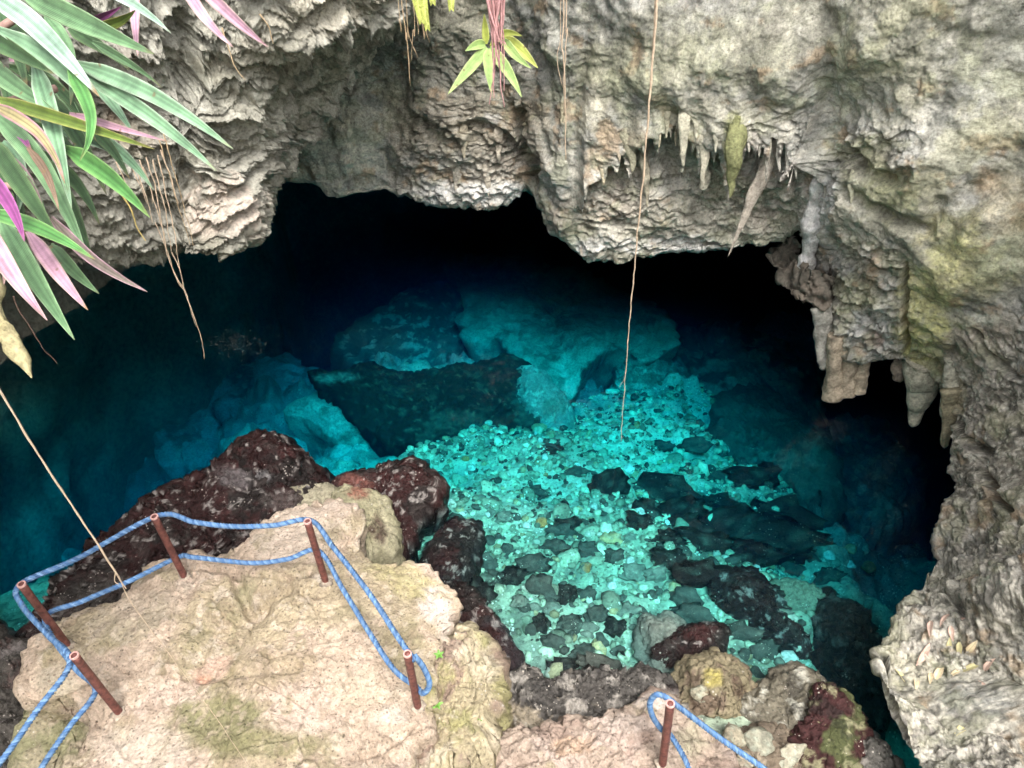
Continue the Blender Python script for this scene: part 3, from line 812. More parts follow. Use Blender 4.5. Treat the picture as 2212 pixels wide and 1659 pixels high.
outline_rock("rock_platform", plat_ol, 1.0, .10, -1.2, MAT_PLAT, (.60, .465, .355), PLAT, "rock ledge", centre=(540, 1420), N=460, nr=150, ns=40, power=5, amp=.06, freq=1.3, fine=.014, flare=-.22, rag=.11, pit=.022, slope=plat_slope, ridge=.35,
    spots=[((.66, .51, .42), 1.2, -.1, .4, .7), ((.43, .36, .22), .9, .08, .4, .65), ((.31, .27, .155), 2.2, .22, .5, .6), ((.36, .27, .19), 6., .22, .5, .5), ((.70, .59, .48), 9., .25, .5, .5)],
    blobs=[(480, 1560, 130, 70, 0, (.25, .235, .115), .9), (560, 1610, 180, 45, 0, (.28, .255, .13), .8), (600, 1450, 170, 45, -10, (.36, .29, .18), .7), (470, 1440, 60, 28, -30, (.62, .42, .33), .7), (440, 1470, 22, 14, 0, (.62, .34, .22), .7),
           (640, 1150, 120, 80, -20, (.68, .56, .46), .75), (880, 1250, 90, 40, 20, (.50, .44, .22), .7), (930, 1310, 50, 50, 0, (.74, .64, .58), .8), (960, 1340, 25, 40, 0, (.74, .64, .58), .6), (530, 1290, 30, 45, 20, (.36, .33, .20), .7), (620, 1270, 70, 25, -20, (.40, .32, .22), .6),
           (790, 1500, 90, 60, 0, (.64, .54, .40), .5), (850, 1545, 45, 25, 0, (.70, .61, .52), .7), (300, 1330, 140, 50, -25, (.52, .43, .33), .6), (300, 1620, 140, 60, 0, (.66, .55, .45), .7), (120, 1470, 60, 40, 0, (.58, .51, .38), .6), (750, 1330, 140, 50, 0, (.56, .46, .32), .5), (930, 1500, 20, 60, 0, MOSS * 1.2, .5), (700, 1250, 30, 16, 0, (.70, .62, .54), .7)])

outline_rock("boulder", [(738, 1072), (765, 1062), (805, 1070), (832, 1100), (828, 1150), (800, 1185), (775, 1212), (745, 1190), (735, 1120)], .42, .10, -.8, MAT_SHORE, (.33, .30, .19), "small olive boulder at the tip of the beige platform beside the maroon rock",
    spots=[((.42, .38, .26), 2.5, -.1, .4, .6)], blobs=[(815, 1150, 25, 40, 0, MAROON * 2, .8), (775, 1060, 30, 18, 0, (.25, .08, .06), .8)], seed=2.0, amp=.07)
outline_rock("boulder", [(520, 1200), (565, 1120), (610, 1075), (640, 1050), (690, 1048), (715, 1075), (650, 1130), (580, 1180)], .25, .06, -.8, MAT_SHORE, (.38, .34, .24), "narrow tan rock wedged between the dark maroon boulder and the platform tip",
    spots=[((.24, .22, .15), 2.5, 0, .4, .6)], seed=3.0, amp=.06)
outline_rock("boulder", [(80, 1360), (130, 1268), (200, 1190), (290, 1118), (370, 1070), (448, 1050), (488, 1018), (508, 982), (556, 952), (602, 962), (642, 998), (700, 1046), (745, 1066), (720, 1130), (620, 1200), (450, 1270), (300, 1340), (150, 1420)],
    0.02, .42, -3.2, MAT_WET, MAROON, "long dark maroon algae covered boulder behind the rope railing", centre=(430, 1170), N=260, nr=80, ns=40, amp=.13, freq=1.3, fine=.03, flare=.45, spots=MAROON_SPOTS,
    blobs=[(500, 1030, 45, 28, 0, (.20, .18, .18), .5), (200, 1290, 110, 60, -30, (.075, .068, .06), .6), (620, 1085, 50, 30, 0, (.16, .13, .12), .5)], seed=4.0)
outline_rock("boulder", [(500, 1010), (515, 968), (560, 945), (600, 955), (640, 1000), (620, 1040), (540, 1050)], .25, .32, -.6, MAT_WET, MAROON, "peaked maroon rock rising at the far end of the long dark boulder",
    N=140, amp=.09, spots=MAROON_SPOTS, seed=4.6, flare=.6, power=1.8, blobs=[(555, 1030, 45, 14, 0, (.22, .21, .21), .6)])
outline_rock("boulder", [(722, 1052), (790, 1022), (880, 1002), (932, 1036), (940, 1074), (908, 1104), (878, 1145), (838, 1190), (800, 1206), (775, 1185), (742, 1120)], .02, .24, -1.6, MAT_WET, MAROON * 1.2, "maroon algae covered boulder between the platform tip and the pale gravel",
    N=190, nr=60, amp=.08, spots=MAROON_SPOTS, blobs=[(770, 1045, 40, 22, 0, (.24, .10, .08), .7), (830, 1130, 35, 30, 0, (.16, .03, .03), .6), (810, 1190, 45, 20, 0, (.17, .035, .03), .6)], seed=5.0, flare=.12)
outline_rock("boulder", [(-150, 1340), (20, 1400), (80, 1440), (90, 1540), (180, 1600), (150, 1760), (-180, 1800)], .10, .18, -2.5, MAT_WET, (.085, .075, .065), "dull grey brown rock slope below the platform at the lower left corner", N=150, amp=.12, seed=6.0,
    spots=[(BLACK, 1.6, 0, .35, .7), ((.22, .19, .18), 2.5, .15, .5, .6), ((.16, .09, .08), 3.2, .3, .6, .5)], flare=.7)
outline_rock("boulder", [(80, 1480), (170, 1470), (250, 1500), (270, 1560), (220, 1650), (160, 1700), (90, 1650), (75, 1560)], .45, .12, -.6, MAT_SHORE, (.36, .31, .21), "mossy tan rock tucked under the left edge of the platform", N=130, amp=.10, seed=6.5,
    spots=[((.20, .20, .10), 2.2, .0, .4, .7), ((.45, .36, .28), 3., .2, .5, .6)])
outline_rock("boulder", [(900, 1395), (960, 1372), (1018, 1380), (1046, 1425), (1050, 1485), (1032, 1555), (995, 1612), (930, 1650), (870, 1680), (880, 1560), (890, 1470)], .80, .12, -.8, MAT_SHORE, (.44, .37, .24), "knobbly brown and olive rock with tiny weeds below the right end of the railing",
    cat="boulder", N=210, nr=70, amp=.09, freq=2.2, fine=.03, seed=7.0, spots=[((.25, .16, .14), 2.2, .0, .4, .7), ((.34, .33, .13), 2.8, .15, .5, .6), ((.58, .50, .38), 4.5, .25, .55, .7)], blobs=[(1030, 1430, 30, 70, 0, (.52, .44, .33), .6), (960, 1450, 30, 40, 0, (.44, .42, .18), .6)])
outline_rock("boulder", [(930, 1200), (955, 1150), (985, 1130), (1024, 1134), (1018, 1190), (992, 1240), (960, 1258), (922, 1244)], -.22, .08, -1.2, MAT_WET, MAROON * .8, "dark maroon rock just under water at the edge of the pale gravel", N=110, amp=.06, seed=8.0, spots=MAROON_SPOTS)
outline_rock("boulder", [(965, 1262), (1030, 1300), (1070, 1350), (1112, 1400), (1142, 1452), (1110, 1490), (1050, 1470), (1000, 1380), (960, 1300)], -.10, .05, -1.0, MAT_WET, MAROON, "long dark rock at the waterline right of the platform", N=150, amp=.07, seed=9.0, spots=MAROON_SPOTS)
outline_rock("boulder", [(1045, 1560), (1060, 1490), (1130, 1466), (1200, 1482), (1300, 1456), (1400, 1470), (1475, 1502), (1450, 1555), (1380, 1600), (1250, 1615), (1130, 1600)], .12, .14, -.6, MAT_SHORE, (.10, .09, .08), "black and white speckled shore rock at the bottom of the pool",
    N=230, nr=80, amp=.09, freq=2.2, fine=.04, seed=10.0, spots=[((.45, .41, .36), 3.6, .10, .42, .85), (BLACK * 1.5, 5., .15, .5, .7), ((.48, .40, .28), 2., .3, .6, .5)], blobs=[(1430, 1495, 50, 18, 0, MAROON * 2, .7), (1080, 1530, 40, 30, 0, (.42, .35, .26), .6)])
outline_rock("boulder", [(960, 1680), (1030, 1602), (1085, 1570), (1180, 1592), (1255, 1572), (1330, 1552), (1385, 1516), (1425, 1500), (1462, 1525), (1500, 1566), (1560, 1650), (1580, 1830), (900, 1830)], .40, .12, -.6, MAT_PLAT, (.50, .39, .31), "pinkish lumpy rock along the bottom edge under the short red post",
    N=280, nr=80, amp=.11, freq=2.0, fine=.02, seed=11.0, power=4, spots=[((.60, .47, .40), 2.2, .0, .4, .7), ((.36, .25, .20), 1.6, .15, .5, .6), ((.46, .40, .24), 2.6, .3, .6, .5)], blobs=[(1410, 1515, 40, 22, 0, (.72, .62, .55), .8), (1350, 1560, 60, 22, 0, (.62, .52, .45), .6), (1230, 1610, 45, 25, 0, (.60, .40, .26), .6), (1490, 1600, 45, 50, 40, (.50, .46, .32), .6)])
YELB = "olive boulder with a yellow patch standing at the near edge of the water"
outline_rock("boulder", [(1478, 1485), (1500, 1440), (1545, 1424), (1590, 1448), (1612, 1505), (1600, 1548), (1540, 1548), (1492, 1526)], .08, .34, -.6, MAT_SHORE, (.25, .21, .13), YELB, N=130, amp=.07, seed=12.0, power=1.9, centre=(1556, 1512),
    spots=[((.34, .28, .18), 3., 0, .4, .6), ((.12, .07, .06), 2.4, .2, .5, .6)], blobs=[(1540, 1462, 30, 20, 30, (.46, .39, .12), .85), (1595, 1480, 18, 40, -20, MAROON * 2, .7)])
outline_rock("boulder", [(1428, 1402), (1470, 1362), (1520, 1352), (1556, 1362), (1540, 1400), (1492, 1424), (1450, 1420)], -.12, .08, -.7, MAT_WET, MAROON * .9, "glossy dark maroon rock barely awash behind the yellow patched boulder", N=110, amp=.05, seed=13.0, spots=MAROON_SPOTS)
outline_rock("boulder", [(1398, 1345), (1440, 1335), (1478, 1372), (1452, 1420), (1462, 1472), (1420, 1468), (1393, 1412)], -.24, .10, -.8, MAT_SUNK, (.16, .165, .14), "smooth upright grey stone leaning on the glossy maroon rock", N=100, amp=.05, seed=14.0, spots=[((.24, .24, .2), 2, 0, .4, .6)])
outline_rock("boulder", [(1552, 1262), (1620, 1236), (1662, 1268), (1702, 1328), (1742, 1382), (1722, 1402), (1652, 1374), (1600, 1322)], -.52, .08, -1., MAT_WET, MAROON * .7, "slanting dark slab under shallow water between pale gravel patches", N=130, amp=.06, seed=15.0, spots=MAROON_SPOTS)
outline_rock("boulder", [(1672, 1262), (1720, 1258), (1768, 1284), (1756, 1306), (1710, 1310), (1685, 1292)], -.62, .04, -1., MAT_SUNK, (.20, .22, .16), "pale greenish flat rock under water beside the slanting dark slab", N=100, amp=.04, seed=16.0)
outline_rock("boulder", [(1748, 1320), (1800, 1286), (1856, 1330), (1900, 1400), (1905, 1490), (1862, 1540), (1800, 1490), (1768, 1400)], -.62, .10, -1.8, MAT_WET, BLACK * 1.2, "big black rock under water below the right wall", N=150, amp=.11, seed=17.0, spots=[(MAROON, 2, 0, .4, .6), ((.14, .13, .12), 4, .3, .6, .6)])
outline_rock("boulder", [(1590, 1560), (1640, 1500), (1690, 1455), (1745, 1470), (1775, 1520), (1750, 1590), (1670, 1640)], .02, .14, -.7, MAT_SHORE, (.17, .15, .11), "grey brown rock flecked with white gravel right of the yellow patched boulder", N=140, amp=.09, seed=18.0, spots=[((.5, .48, .4), 4., .2, .5, .8), (BLACK * 2, 3., .15, .5, .6)])
outline_rock("boulder", [(1700, 1612), (1735, 1510), (1785, 1478), (1838, 1520), (1862, 1598), (1810, 1655), (1740, 1665)], .12, .22, -.7, MAT_SHORE, MAROON * 2.4, "red brown and green mossy boulder in the lower right shallows", N=150, amp=.08, seed=19.0, spots=[((.10, .12, .045), 2.2, .12, .4, .8), ((.36, .34, .2), 7, .3, .55, .7), (BLACK * 1.5, 3, .2, .5, .5)])
outline_rock("boulder", [(1790, 1670), (1832, 1588), (1892, 1600), (1930, 1690), (1860, 1790), (1780, 1780)], -.03, .16, -1.2, MAT_SHORE, (.13, .12, .105), "grey rock half under water at the foot of the right wall", N=120, amp=.09, seed=20.0, spots=[((.28, .25, .22), 3, .1, .5, .6)])
outline_rock("boulder", [(1545, 1610), (1600, 1572), (1665, 1590), (1705, 1640), (1690, 1760), (1540, 1760)], .10, .16, -.5, MAT_SHORE, (.20, .155, .11), "brown rubbly rock under the right rope at the bottom edge", N=130, amp=.09, seed=21.0, spots=[((.42, .35, .26), 3, .1, .45, .7), ((.10, .08, .06), 2, .1, .5, .5)])
outline_rock("boulder", [(1700, 1640), (1760, 1650), (1800, 1700), (1780, 1780), (1690, 1780), (1680, 1700)], .05, .14, -.5, MAT_SHORE, (.18, .155, .12), "grey brown rock at the bottom edge below the mossy boulder", N=100, amp=.08, seed=21.7, spots=[((.36, .32, .26), 3, .1, .45, .6)])
# boulders in deep water
SUNK = [((.36, .45, .35), 1.2, -.1, .4, .7), ((.13, .17, .13), 1.8, .1, .45, .7), ((.58, .66, .55), 4., .25, .5, .6)]
outline_rock("sunken_boulder", [(975, 570), (1100, 560), (1250, 592), (1390, 648), (1455, 708), (1462, 735), (1400, 782), (1330, 752), (1275, 768), (1245, 832), (1205, 852), (1130, 792), (1085, 735), (1020, 738), (995, 700), (1010, 640)], lambda x, y: -1.75 - .0016 * max(0, 1350 - x) - .0012 * max(0, 700 - y), .08, -6.5, MAT_SUNK, (.36, .44, .34),
    "huge teal boulder under water in the middle of the cave mouth", centre=(1200, 690), N=240, nr=80, amp=.10, freq=1.0, fine=.02, seed=22.0, spots=SUNK, flare=-.5, power=12, rag=.14, blobs=[(1350, 690, 90, 50, 0, (.42, .44, .38), .5), (1120, 620, 130, 40, 0, (.14, .16, .13), .6)])
outline_rock("sunken_boulder", [(735, 735), (850, 655), (960, 615), (1015, 650), (1000, 740), (930, 790), (850, 800), (765, 785)], -2.8, .2, -7, MAT_SUNK, (.12, .145, .12), "dim rounded boulder deep under water left of the huge teal boulder", N=150, amp=.12, freq=.9, power=7, seed=23.0, spots=SUNK[1:], flare=.1)
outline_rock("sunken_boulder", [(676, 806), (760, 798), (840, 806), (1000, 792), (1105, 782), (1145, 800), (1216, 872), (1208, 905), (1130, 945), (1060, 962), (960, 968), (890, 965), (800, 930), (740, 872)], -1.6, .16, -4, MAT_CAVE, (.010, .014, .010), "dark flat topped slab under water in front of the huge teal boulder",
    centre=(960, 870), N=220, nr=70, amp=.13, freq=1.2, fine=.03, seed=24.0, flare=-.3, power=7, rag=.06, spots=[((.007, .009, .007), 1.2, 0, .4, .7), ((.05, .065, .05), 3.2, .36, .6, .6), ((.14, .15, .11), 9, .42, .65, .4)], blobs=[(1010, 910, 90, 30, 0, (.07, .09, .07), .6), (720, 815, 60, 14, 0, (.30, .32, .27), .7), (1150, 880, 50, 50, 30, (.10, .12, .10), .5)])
outline_rock("sunken_boulder", [(618, 884), (690, 850), (752, 862), (790, 915), (800, 940), (730, 936), (660, 905)], -2.0, .14, -4.5, MAT_SUNK, (.40, .44, .38), "small pale slab tilted under water left of the dark flat topped slab", N=110, amp=.06, seed=25.0, spots=SUNK[1:], flare=-.3)
outline_rock("sunken_boulder", [(430, 835), (520, 785), (620, 775), (690, 812), (640, 862), (560, 880), (470, 878)], -3.2, .2, -7, MAT_SUNK, (.60, .63, .60), "long pale blue slab deep under water behind the maroon boulder", N=130, amp=.12, freq=1., seed=26.0, spots=SUNK[1:], flare=-.25)
outline_rock("sunken_boulder", [(325, 905), (380, 860), (440, 870), (470, 920), (455, 985), (380, 1005), (335, 970)], -3.3, .2, -7, MAT_SUNK, (.60, .63, .60), "blocky blue stone deep under water left of the peaked maroon rock", N=120, amp=.12, freq=1., seed=27.0, spots=SUNK[1:], flare=0)
outline_rock("sunken_boulder", [(1460, 745), (1530, 702), (1620, 712), (1700, 760), (1765, 850), (1750, 930), (1640, 905), (1540, 900), (1480, 850)], -2.5, .25, -6, MAT_SUNK, (.20, .25, .20), "rounded weedy boulder under water right of the huge teal boulder", N=170, amp=.18, freq=1.1, seed=28.0, spots=SUNK + [((.03, .035, .03), 1.6, .15, .4, .8)], flare=.1)
outline_rock("sunken_boulder", [(1335, 800), (1390, 770), (1440, 800), (1450, 870), (1420, 925), (1365, 905), (1335, 860)], -2.1, .2, -4.5, MAT_SUNK, (.20, .23, .19), "rough teal stone under water behind the brightest gravel", N=110, amp=.10, seed=29.0, spots=SUNK, flare=.1)
outline_rock("sunken_boulder", [(1640, 700), (1690, 678), (1750, 700), (1800, 760), (1740, 740), (1680, 722)], -2.6, .12, -7, MAT_SUNK, (.78, .8, .8), "pale blue ledge glimmering under water near the right wall", N=90, amp=.06, seed=30.0, flare=-.2)
outline_rock("sunken_boulder", [(1120, 812), (1160, 806), (1215, 862), (1222, 905), (1170, 925), (1130, 880)], -1.5, .18, -4, MAT_SUNK, (.25, .28, .25), "grey teal rock leaning against the right end of the dark slab under water", N=100, amp=.08, seed=31.0, spots=SUNK[1:])
outline_rock("sunken_boulder", [(1560, 860), (1620, 835), (1700, 870), (1790, 960), (1800, 1050), (1700, 1060), (1620, 1000), (1570, 930)], -2.1, .22, -5, MAT_SUNK, (.11, .13, .10), "black weedy boulder under water right of the bright gravel", N=150, amp=.16, freq=1.3, seed=32.0, spots=SUNK[1:2] + [((.25, .28, .22), 2.2, .2, .5, .7)])
outline_rock("sunken_boulder", [(1780, 960), (1850, 900), (1930, 950), (1960, 1080), (1900, 1160), (1820, 1100)], -3.0, .3, -7, MAT_SUNK, (.24, .28, .26), "deep blue rock under water at the foot of the right wall", N=130, amp=.2, freq=1., seed=33.0, spots=SUNK)

# ------------------------------------------------------------------ loose stones lying on the bed: parts of the bed
def ico(sub):
    import bmesh
    bm = bmesh.new(); bmesh.ops.create_icosphere(bm, subdivisions=sub, radius=1.0)
    v = np.array([p.co[:] for p in bm.verts]); f = np.array([[q.index for q in t.verts] for t in bm.faces]); bm.free()
    return v, f
ICO1, ICO2, ICO4 = ico(1), ico(2), ico(3)
def stone_mesh(name, src, seed, flat=.6, amp=.28, freq=1.1, mat=None, col=None):
    v, f = src
    co = v * np.array([1, .85, flat])
    # clip with a few planes: broken, faceted stones
    rs = np.random.RandomState(seed)
    for _ in range(7):
        nn = rs.normal(size=3); nn /= np.linalg.norm(nn); h = rs.uniform(.45, .8)
        s = co @ nn - h
        co = co - np.where(s > 0, s, 0)[:, None] * nn * .8
    co = co * (1 + amp * fbm(v * freq, 4, gain=.6, off=seed * 3.7))[:, None] * 1.15
    me = bpy.data.meshes.new(name)
    me.from_pydata([tuple(c) for c in co], [], [tuple(map(int, t)) for t in f])
    me.polygons.foreach_set("use_smooth", np.ones(len(f), bool))
    if col is not None:
        at = me.color_attributes.new("Col", 'FLOAT_COLOR', 'POINT')
        c4 = np.ones((len(co), 4), np.float32)
        c4[:, :3] = np.clip(lerp(np.asarray(col)[None] * (1 + .5 * fbm(v * 2.2, 3, off=seed))[:, None], np.array([[.40, .45, .36]]), ((.12 if np.max(col) < .12 else .5) * smooth(.1, .45, fbm(v * 3.1, 4, gain=.6, off=seed + 9)))[:, None]), 0, 1)
        at.data.foreach_set("color", c4.ravel())
    if mat: me.materials.append(mat)
    return me
rng = np.random.RandomState(3)
KINDS = {'black': (BLACK * 1.0, MAT_WET), 'maroon': (MAROON * .9, MAT_WET), 'slate': (np.array([.06, .068, .058]), MAT_SUNK), 'grey': (np.array([.17, .19, .155]), MAT_SUNK), 'mint': (np.array([.55, .56, .46]), MAT_SUNK), 'tan': (np.array([.50, .42, .22]), MAT_SUNK), 'white': (np.array([.75, .77, .72]), MAT_SUNK), 'ochre': (np.array([.5, .22, .08]), MAT_SUNK)}
MESHES = {k: [stone_mesh("stone", ICO2, 11 + i * 7 + hash(len(k)) % 5, mat=v[1], col=v[0]) for i in range(6)] for k, v in KINDS.items()}
BIG = {k: [stone_mesh("stone", ICO4, 5 + i * 7, mat=v[1], col=v[0], amp=.5, freq=1.8) for i in range(5)] for k, v in KINDS.items() if k in ('black', 'maroon', 'slate', 'grey', 'tan', 'mint')}
def put_stone(x, y, w, h, kind, big=False, sink=.25, zoff=None):
    zb = -.5
    for _ in range(6):
        p = P(x, y, z=zb); zb = bed_height(p[0], p[1])
    p = P(x, y, z=zb)
    s = w / 2 / F_PX * np.linalg.norm(p - CAM)
    sy = max(h / 2 / F_PX * np.linalg.norm(p - CAM) / .72, s * .5)
    me = (BIG if big and kind in BIG else MESHES[kind] and MESHES)[kind]
    o = bpy.data.objects.new("stone", me[rng.randint(len(me))])
    o.location = (p[0], p[1], zb + s * .04)
    o.scale = (s, sy, min(s, sy) * rng.uniform(.75, 1.05))
    o.rotation_euler = (rng.uniform(-.25, .25), rng.uniform(-.25, .25), rng.uniform(-.35, .35))
    COL.objects.link(o); o.parent = pool_bed
    return o
for a in [(1318, 1050, 76, 52, 'black'), (1432, 1058, 150, 56, 'black'), (1490, 1140, 90, 44, 'black'), (1570, 1140, 130, 60, 'black'), (1700, 1120, 130, 70, 'black'), (1400, 1105, 60, 40, 'black'), (1450, 1210, 80, 40, 'black'), (1690, 1190, 110, 50, 'maroon'), (1640, 1030, 120, 50, 'black'), (1545, 1030, 70, 36, 'slate'), (1760, 1100, 90, 50, 'slate'), (1600, 1255, 110, 46, 'maroon'), (1740, 1290, 80, 50, 'slate'), (1660, 1290, 80, 40, 'black'), (1385, 1132, 60, 44, 'black'), (1470, 1108, 110, 50, 'black'), (1560, 1090, 80, 40, 'black'), (1640, 1160, 190, 70, 'black'), (1530, 1178, 120, 50, 'black'), (1600, 1205, 150, 50, 'maroon'), (1520, 1250, 120, 56, 'maroon'),
          (1440, 1165, 60, 36, 'black'), (1220, 1150, 90, 36, 'slate'), (1160, 1065, 70, 34, 'slate'), (1195, 1180, 70, 36, 'slate'), (1275, 1190, 60, 46, 'slate'), (1235, 1135, 60, 34, 'black'), (1330, 1205, 60, 40, 'slate'), (1150, 1225, 100, 50, 'slate'), (1370, 1240, 70, 44, 'grey'), (1095, 1190, 50, 34, 'slate'),
          (1175, 1275, 84, 64, 'slate'), (1222, 1290, 44, 44, 'black'), (1270, 1290, 60, 44, 'slate'), (1165, 1352, 42, 40, 'black'), (1332, 1360, 48, 40, 'black'), (1230, 1350, 70, 44, 'slate'), (1290, 1330, 60, 40, 'slate'), (1120, 1300, 44, 34, 'grey'), (1200, 1390, 80, 40, 'slate'), (1260, 1410, 70, 40, 'slate'), (1300, 1440, 110, 40, 'slate'),
          (1225, 1445, 70, 30, 'black'), (1360, 1320, 60, 40, 'grey'), (1480, 1290, 90, 50, 'slate'), (1500, 1330, 120, 50, 'slate'), (1600, 1370, 110, 50, 'slate'), (1650, 1410, 80, 40, 'slate'), (1580, 1430, 70, 36, 'grey'), (1545, 1390, 70, 40, 'mint'), (1690, 1330, 70, 40, 'grey'), (1420, 1240, 70, 40, 'grey'), (1330, 1170, 54, 28, 'tan'), (1290, 1400, 34, 26, 'tan'),
          (1190, 975, 60, 20, 'black'), (1700, 1230, 90, 50, 'slate'), (1740, 1200, 70, 40, 'slate'), (1785, 1250, 70, 44, 'slate'), (1440, 1455, 70, 36, 'slate'), (1100, 1250, 60, 40, 'black'), (1060, 1225, 50, 40, 'slate'), (1030, 1290, 60, 60, 'black'), (1400, 1090, 44, 30, 'slate'), (1240, 1020, 70, 26, 'slate'), (1090, 1120, 46, 30, 'grey'), (1500, 960, 90, 36, 'slate'), (1440, 965, 60, 30, 'slate')]:
    k_ = .78 if a[4] in ('slate', 'grey') else 1.0
    put_stone(a[0], a[1], a[2] * k_, a[3] * k_, a[4], big=True)
n_st = 0
while n_st < 215:
    x, y = rng.uniform(900, 1880), rng.uniform(900, 1480)
    if y < 1230 and x > 1500 and rng.rand() < .5: continue
    if x < 1120 and y > 1180: continue
    near = (y - 900) / 580
    k = rng.choice(['grey', 'slate', 'mint', 'white', 'tan', 'ochre', 'black'], p=[.28, .26 * near + .04, .26 - .1 * near, .2 - .1 * near, .09, .03, 1 - (.28 + .26 * near + .04 + .26 - .1 * near + .2 - .1 * near + .09 + .03)])
    w = rng.uniform(14, 30) * (.65 + .75 * near)
    put_stone(x, y, w, w * rng.uniform(.6, .9), k)
    n_st += 1
# the gravel itself
def scatter(n, xr, yr, size, palette, weights, accept=None, src=ICO1):
    V, F, Cc = [], [], []
    v0, f0 = src
    k = 0
    pts = np.stack([rng.uniform(*xr, n), rng.uniform(*yr, n)], 1)
    for (x, y) in pts:
        if accept is not None and not accept(x, y): continue
        z = bed_height(x, y)
        s = size[0] + (size[1] - size[0]) * rng.rand() ** 2.2
        a = rng.uniform(0, 6.28); ca, sa = math.cos(a), math.sin(a)
        v = v0 * (np.array([s, s * rng.uniform(.55, .9), s * rng.uniform(.3, .6)])) * (1 + .45 * (rng.rand(len(v0), 1) - .5))
        v = np.stack([v[:, 0] * ca - v[:, 1] * sa, v[:, 0] * sa + v[:, 1] * ca, v[:, 2] + v[:, 0] * rng.uniform(-.4, .4)], 1) + np.array([x, y, z + s * .12])
        V.append(v); F.append(f0 + k); k += len(v)
        c = np.asarray(palette[rng.choice(len(palette), p=weights)]) * rng.uniform(.75, 1.2)
        Cc.append(np.tile(c, (len(v), 1)))
    return np.concatenate(V), np.concatenate(F), np.concatenate(Cc)
def acc(x, y):
    z = bed_height(x, y)
    if z > -.02 or z < -2.9: return False
    if x > 3.6 + .25 * (y - 5): return False
    if y < 5.6 and rng.rand() < .5: return False
    return True
pal = [(.62, .76, .56), (.47, .58, .42), (.27, .33, .24), (.085, .095, .08), (.46, .42, .25), (.74, .84, .70)]
va1, fa1, ca1 = scatter(13500, (-1.6, 6.5), (3.2, 10.5), (.014, .08), pal, [.20, .24, .28, .18, .06, .04], acc)
va2, fa2, ca2 = scatter(420, (-1.6, 6.5), (3.2, 10.5), (.06, .15), pal, [.16, .24, .32, .20, .06, .02], acc, src=ICO2)
ca1 = ca1 * (1 + .5 * fbm(va1 * 1.3, 3, off=4))[:, None]; ca2 = ca2 * (1 + .5 * fbm(va2 * 6, 3, off=4))[:, None]
fa1 = np.concatenate([fa1, fa2 + len(va1)]); va1 = np.concatenate([va1, va2]); ca1 = np.concatenate([ca1, ca2])
gravel = mesh_obj("gravel", va1, fa1, MAT_BED, parent=pool_bed, col=ca1)
gravel["kind"] = "stuff"

# ------------------------------------------------------------------ stalactites: parts of the wall they grow from
def tube(pts, radii, nseg=12, noise=0.0, nf=8.0, seed=0.0, flat=1.0, caps=True):
    pts = np.asarray(pts, float); m = len(pts)
    T = np.gradient(pts, axis=0); T /= np.linalg.norm(T, axis=1, keepdims=True) + 1e-9
    ref = np.array([0, 1.0, 0]) if abs(T[:, 1]).mean() < .8 else np.array([1.0, 0, 0])
    U = np.cross(T, ref); U /= np.linalg.norm(U, axis=1, keepdims=True) + 1e-9
    W = np.cross(T, U)
    a = np.linspace(0, 2 * np.pi, nseg, endpoint=False)
    ring = np.cos(a)[None, :, None] * U[:, None] + flat * np.sin(a)[None, :, None] * W[:, None]
    r = np.asarray(radii)[:, None, None]
    if noise:
        base = (pts[:, None] + ring * r).reshape(-1, 3)
        nn = fbm(base * nf, 3, off=seed).reshape(m, nseg, 1)
        r = r * (1 + noise * nn)
    V = (pts[:, None] + ring * r).reshape(-1, 3)
    Fq = []
    for i in range(m - 1):
        for j in range(nseg):
            k = (j + 1) % nseg
            Fq.append((i * nseg + j, i * nseg + k, (i + 1) * nseg + k, (i + 1) * nseg + j))
    if caps:
        Fq.append(tuple(range(nseg))[::-1]); Fq.append(tuple((m - 1) * nseg + j for j in range(nseg)))
    return V, Fq

